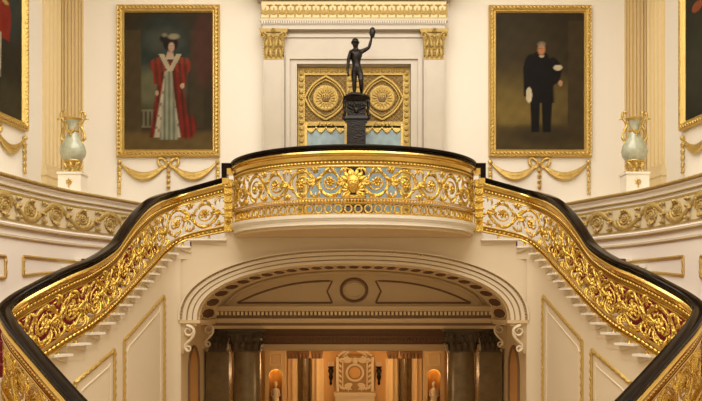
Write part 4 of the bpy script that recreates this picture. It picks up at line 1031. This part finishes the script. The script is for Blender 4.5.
# legs
a = J_(-.035, 0, .41, .052, pel); a = J_(-.04, -.005, .32, .043, a); a = J_(-.035, -.015, .235, .032, a); a = J_(-.035, .005, .15, .033, a); a = J_(-.035, .01, .05, .018, a); a = J_(-.035, .0, .022, .018, a); a = J_(-.05, -.07, .012, .015, a)
a = J_(.06, 0, .41, .052, pel); a = J_(.08, -.03, .32, .042, a); a = J_(.085, -.055, .235, .032, a); a = J_(.09, -.01, .15, .032, a); a = J_(.092, .03, .06, .018, a); a = J_(.092, .03, .03, .018, a); a = J_(.10, -.035, .014, .015, a)
skin('body', J, E, 'bronze', t)
m = MB()
def hand(cx, cy, cz, dx, dz, s_):
    for k in range(4):
        o_ = (k-1.5)*.011; ln = (.034, .04, .038, .03)[k]
        m.tube([(cx+o_*dz, cy, cz+o_*dx*0), (cx+o_*dz+dx*ln*.5, cy-.008, cz+dz*ln*.5), (cx+o_*dz+dx*ln*.8, cy-.022, cz+dz*ln*.8), (cx+o_*dz+dx*ln*.7, cy-.032, cz+dz*ln*.65)], [.006, .0058, .0052, .004], 6)
    m.tube([(cx+s_*.012, cy-.005, cz-dz*.01), (cx+s_*.026, cy-.015, cz+dz*.01), (cx+s_*.024, cy-.028, cz+dz*.022)], [.007, .006, .004], 6)
hand(SX-.148, SY-.09, SZ+.345, 0, -1, 1); obj('fingers', m, 'bronze', t, True); m = MB(); hand(SX+.279, SY-.045, SZ+1.06, 0, 1, -1)
obj('fingers', m, 'bronze', t, True)
m = MB(); hx, hy, hz = SX-.02, SY-.02, SZ+.94
m.lathe([(.068, hz+.005), (.064, hz+.03), (.052, hz+.058), (.026, hz+.08), (.001, hz+.088)], hx, hy+.005, 16)
m.lathe([(.078, hz+.0), (.08, hz+.008), (.064, hz+.014)], hx, hy+.005, 16)
obj('cap', m, 'bronze', t, True)
m = MB(); fy = hy-.060
m.tube([(hx, fy-.002, hz-.01), (hx, fy-.018, hz-.032), (hx, fy-.006, hz-.036)], [.006, .009, .007], 6); obj('nose', m, 'bronze', t, True); m = MB()
m.tube([(hx-.016, fy+.006, hz-.053), (hx, fy-.003, hz-.055), (hx+.016, fy+.006, hz-.053)], [.003, .006, .003], 6); obj('mouth', m, 'bronze', t, True)
for q in (-1, 1):
    m = MB(); m.ball((hx+q*.018, fy+.007, hz-.012), .007, .005, .005); obj('eye', m, 'bronze', t, True)
    m = MB(); m.ball((hx+q*.06, hy+.0, hz-.02), .007, .011, .016); obj('ear', m, 'bronze', t, True)

m = MB(); ox, oy, oz = SX+.285, SY-.08, SZ+1.10
m.ball((ox, oy, oz), .052, .045, .098, 14, 9)
for k in range(8): a = 2*pi*k/8; m.tube([(ox+.035*cos(a), oy-.02, oz+.06*sin(a)), (ox+.05*cos(a), oy-.03, oz+.085*sin(a)), (ox+.045*cos(a+.4), oy-.03, oz+.09*sin(a+.4))], [.012, .009, .004], 6)
o = obj('held_ornament', m, 'bronze', t, True)
m = MB(); tubs = [(SX-.148, SY-.11, SZ+.36), (SX-.15, SY-.16, SZ+.32), (SX-.16, SY-.24, SZ+.24)]; m.tube([(SX-.148, SY-.07, SZ+.37)]+tubs, [.008, .009, .007, .002], 6); obj('rod', m, 'bronze', t, True)
# base heap + pedestal
m = MB()
for (a, b, c, r1, r2, r3) in ((-.08, -.03, -.03, .12, .1, .05), (.08, -.03, -.03, .13, .11, .055), (0, .03, -.02, .14, .12, .05), (-.17, -.05, -.06, .06, .07, .05), (.18, -.05, -.05, .07, .06, .05)): m.ball((SX+a, SY+b, SZ+c), r1, r2, r3, 12, 7)
m.tube([(SX-.18, SY-.12, SZ-.04), (SX-.08, SY-.17, SZ-.015), (SX+.05, SY-.16, SZ-.02), (SX+.16, SY-.12, SZ-.05), (SX+.2, SY-.1, SZ-.12)], [.03, .04, .035, .03, .02], 8)
obj('rocky_base', m, 'bronze', t, True)
t = thing('statue_pedestal', (SX, SY, ZL), 'tall square dark bronze pedestal with hanging side ornaments under the statue', 'pedestal')
m = MB()
for z0_, z1_, a, b in ((ZL, ZL+.3, .3, .3), (ZL+.3, ZL+.38, .27, .24), (ZL+.38, SZ-.45, .17, .165), (SZ-.45, SZ-.40, .2, .19), (SZ-.40, SZ-.14, .165, .175), (SZ-.14, SZ-.06, .19, .235)): m.frustum(SX, SY, z0_, z1_, a, a, b, b)
obj('block', m, 'bronze', t)
m = MB(); TS = lambda u, v, w: (SX+u, SY-.17-w, SZ+v)
for q in (-1, 1):
    pts = [(q*.17, -.10), (q*.215, -.14), (q*.21, -.25), (q*.20, -.34), (q*.23, -.42), (q*.19, -.48)]
    m.stroke(TS, catmull(pts, 4), [.02+.012*abs(sin(k)) for k in range(21)], .0, 1.2, 7); m.stroke(TS, arcpts(q*.20, -.12, .045, .01, 0, 2*pi*1.2, 12), .014, .02, 1, 6)
    leaf(m, TS, q*.06, -.30, pi/2-q*.6, .14, .02, -q*.9, .01)
for k in range(5): leaf(m, TS, -.12+.06*k, -.16, -pi/2, .10, .022, 0, .02)
m.ball((SX, SY-.18, SZ-.30), .045, .03, .06); obj('ornament', m, 'bronze', t, True)

# ================================================================== near landing (below the camera), ceiling
m = MB(); m.box(-6.9, 6.9, -1.5, 6.45, -1.83, -1.75); struct('floor_lower_landing', m, 'floor')
m = MB()
m.box(-6.9, 6.9, 13.2, 15.3, 7.2, 7.35); m.box(-6.9, 6.9, -1.5, 2, 7.2, 7.35); m.box(-6.9, -4.6, 2, 13.2, 7.2, 7.35); m.box(4.6, 6.9, 2, 13.2, 7.2, 7.35)
struct('ceiling', m, 'white')
m = MB(); m.box(-7.4, 7.4, -1.8, -1.5, -1.9, 7.35); struct('wall_rear', m, 'wall')

GR = {'framed_portrait': 'gilt framed portraits on the walls', 'festoon': 'gilt ribbon swags under the portraits', 'mounted_vase': 'mounted porcelain vases on the ledge', 'vase_pedestal': 'white vase plinths on the ledge', 'pilaster': 'fluted pilasters in the room corners', 'marble_column': 'dark marble columns under the arch', 'marble_pilaster': 'dark marble pilasters under the arch', 'hall_column': 'tawny columns in the hall', 'niche_pier': 'niche piers in the hall', 'niche_statue': 'small statues in the hall niches', 'wall_sconce': 'bronze sconces in the hall', 'scroll_console': 'scroll brackets under the arch imposts', 'string_panel': 'gilt framed panels under the stairs', 'wall_panel_moulding': 'gilt wall panel mouldings above the stairs', 'stair_balustrade': 'curved stair balustrades', 'corner_post': 'gilt posts at the landing corners', 'curved_staircase': 'curved stair flights', 'scroll_frieze': 'gilt scroll friezes', 'gilt_door_leaf': 'leaves of the gilt double door', 'arched_niche': 'niches in the arch jambs'}
for o in COL.objects:
    k_ = o.name.split('.')[0]
    if o.parent is None and k_ in GR and 'label' in o: o['group'] = GR[k_]

# ================================================================== LIGHT, WORLD, CAMERA
w = bpy.data.worlds.new('World'); S.world = w; w.use_nodes = True
bg = w.node_tree.nodes['Background']
nt = w.node_tree; tc = nt.nodes.new('ShaderNodeTexCoord'); sx = nt.nodes.new('ShaderNodeSeparateXYZ'); rp = nt.nodes.new('ShaderNodeValToRGB')
nt.links.new(tc.outputs['Generated'], sx.inputs[0]); nt.links.new(sx.outputs['Z'], rp.inputs[0]); nt.links.new(rp.outputs[0], bg.inputs['Color'])
rp.color_ramp.elements[0].position = 0; rp.color_ramp.elements[0].color = (.62, .44, .22, 1); rp.color_ramp.elements[1].position = .6; rp.color_ramp.elements[1].color = (1, .90, .74, 1)
bg.inputs['Strength'].default_value = 1.0
def area(name, loc, rot, sx_, sy_, e, col):
    l = bpy.data.lights.new(name, 'AREA'); l.shape = 'RECTANGLE'; l.size = sx_; l.size_y = sy_; l.energy = e; l.color = col
    o = bpy.data.objects.new(name, l); COL.objects.link(o); o.location = loc; o.rotation_euler = rot; return o
def point(loc, e, col, r=.15):
    l = bpy.data.lights.new('lamp', 'POINT'); l.energy = e; l.color = col; l.shadow_soft_size = r
    o = bpy.data.objects.new('lamp', l); COL.objects.link(o); o.location = loc
area('skylight', (0, 7.6, 7.3), (0, 0, 0), 8, 10, 1050, (1, .95, .87))
for sg in (-1, 1):
    for yy in (-.6, 4.5): point((sg*(4.4 if yy > 0 else 3.2), yy, 2.2), 22, (1, .90, .74), .25)  # unseen points added at the camera end to light front-facing surfaces
point((0, 20.5, -1.4), 85, (1, .58, .24), .3)
for sg in (-1, 1):
    point((sg*1.2, 23.0, -1.7), 18, (1, .6, .25), .1); point((sg*2.75, 14.6, -2.2), 2.2, (1, .5, .16), .08); point((sg*1.4, 19.5, -1.5), 14, (1, .6, .28), .2)
point((0, 14.9, -1.6), 24, (1, .62, .3), .3)  # unseen point added to warm and lighten the stone under the arch

cam = bpy.data.cameras.new('Camera'); co_ = bpy.data.objects.new('Camera', cam); COL.objects.link(co_)
co_.location = (.05, 0, 0); co_.rotation_euler = (pi/2, 0, 0)
cam.sensor_width = 36; cam.lens = 800/702*36; cam.shift_x = -(356.6-351)/702; cam.shift_y = (310-200.5)/702; cam.clip_start = .05
S.camera = co_
S.view_settings.view_transform = 'Standard'; S.view_settings.look = 'None'; S.view_settings.gamma = 1; S.view_settings.use_curve_mapping = False
S.view_settings.exposure = -0.08
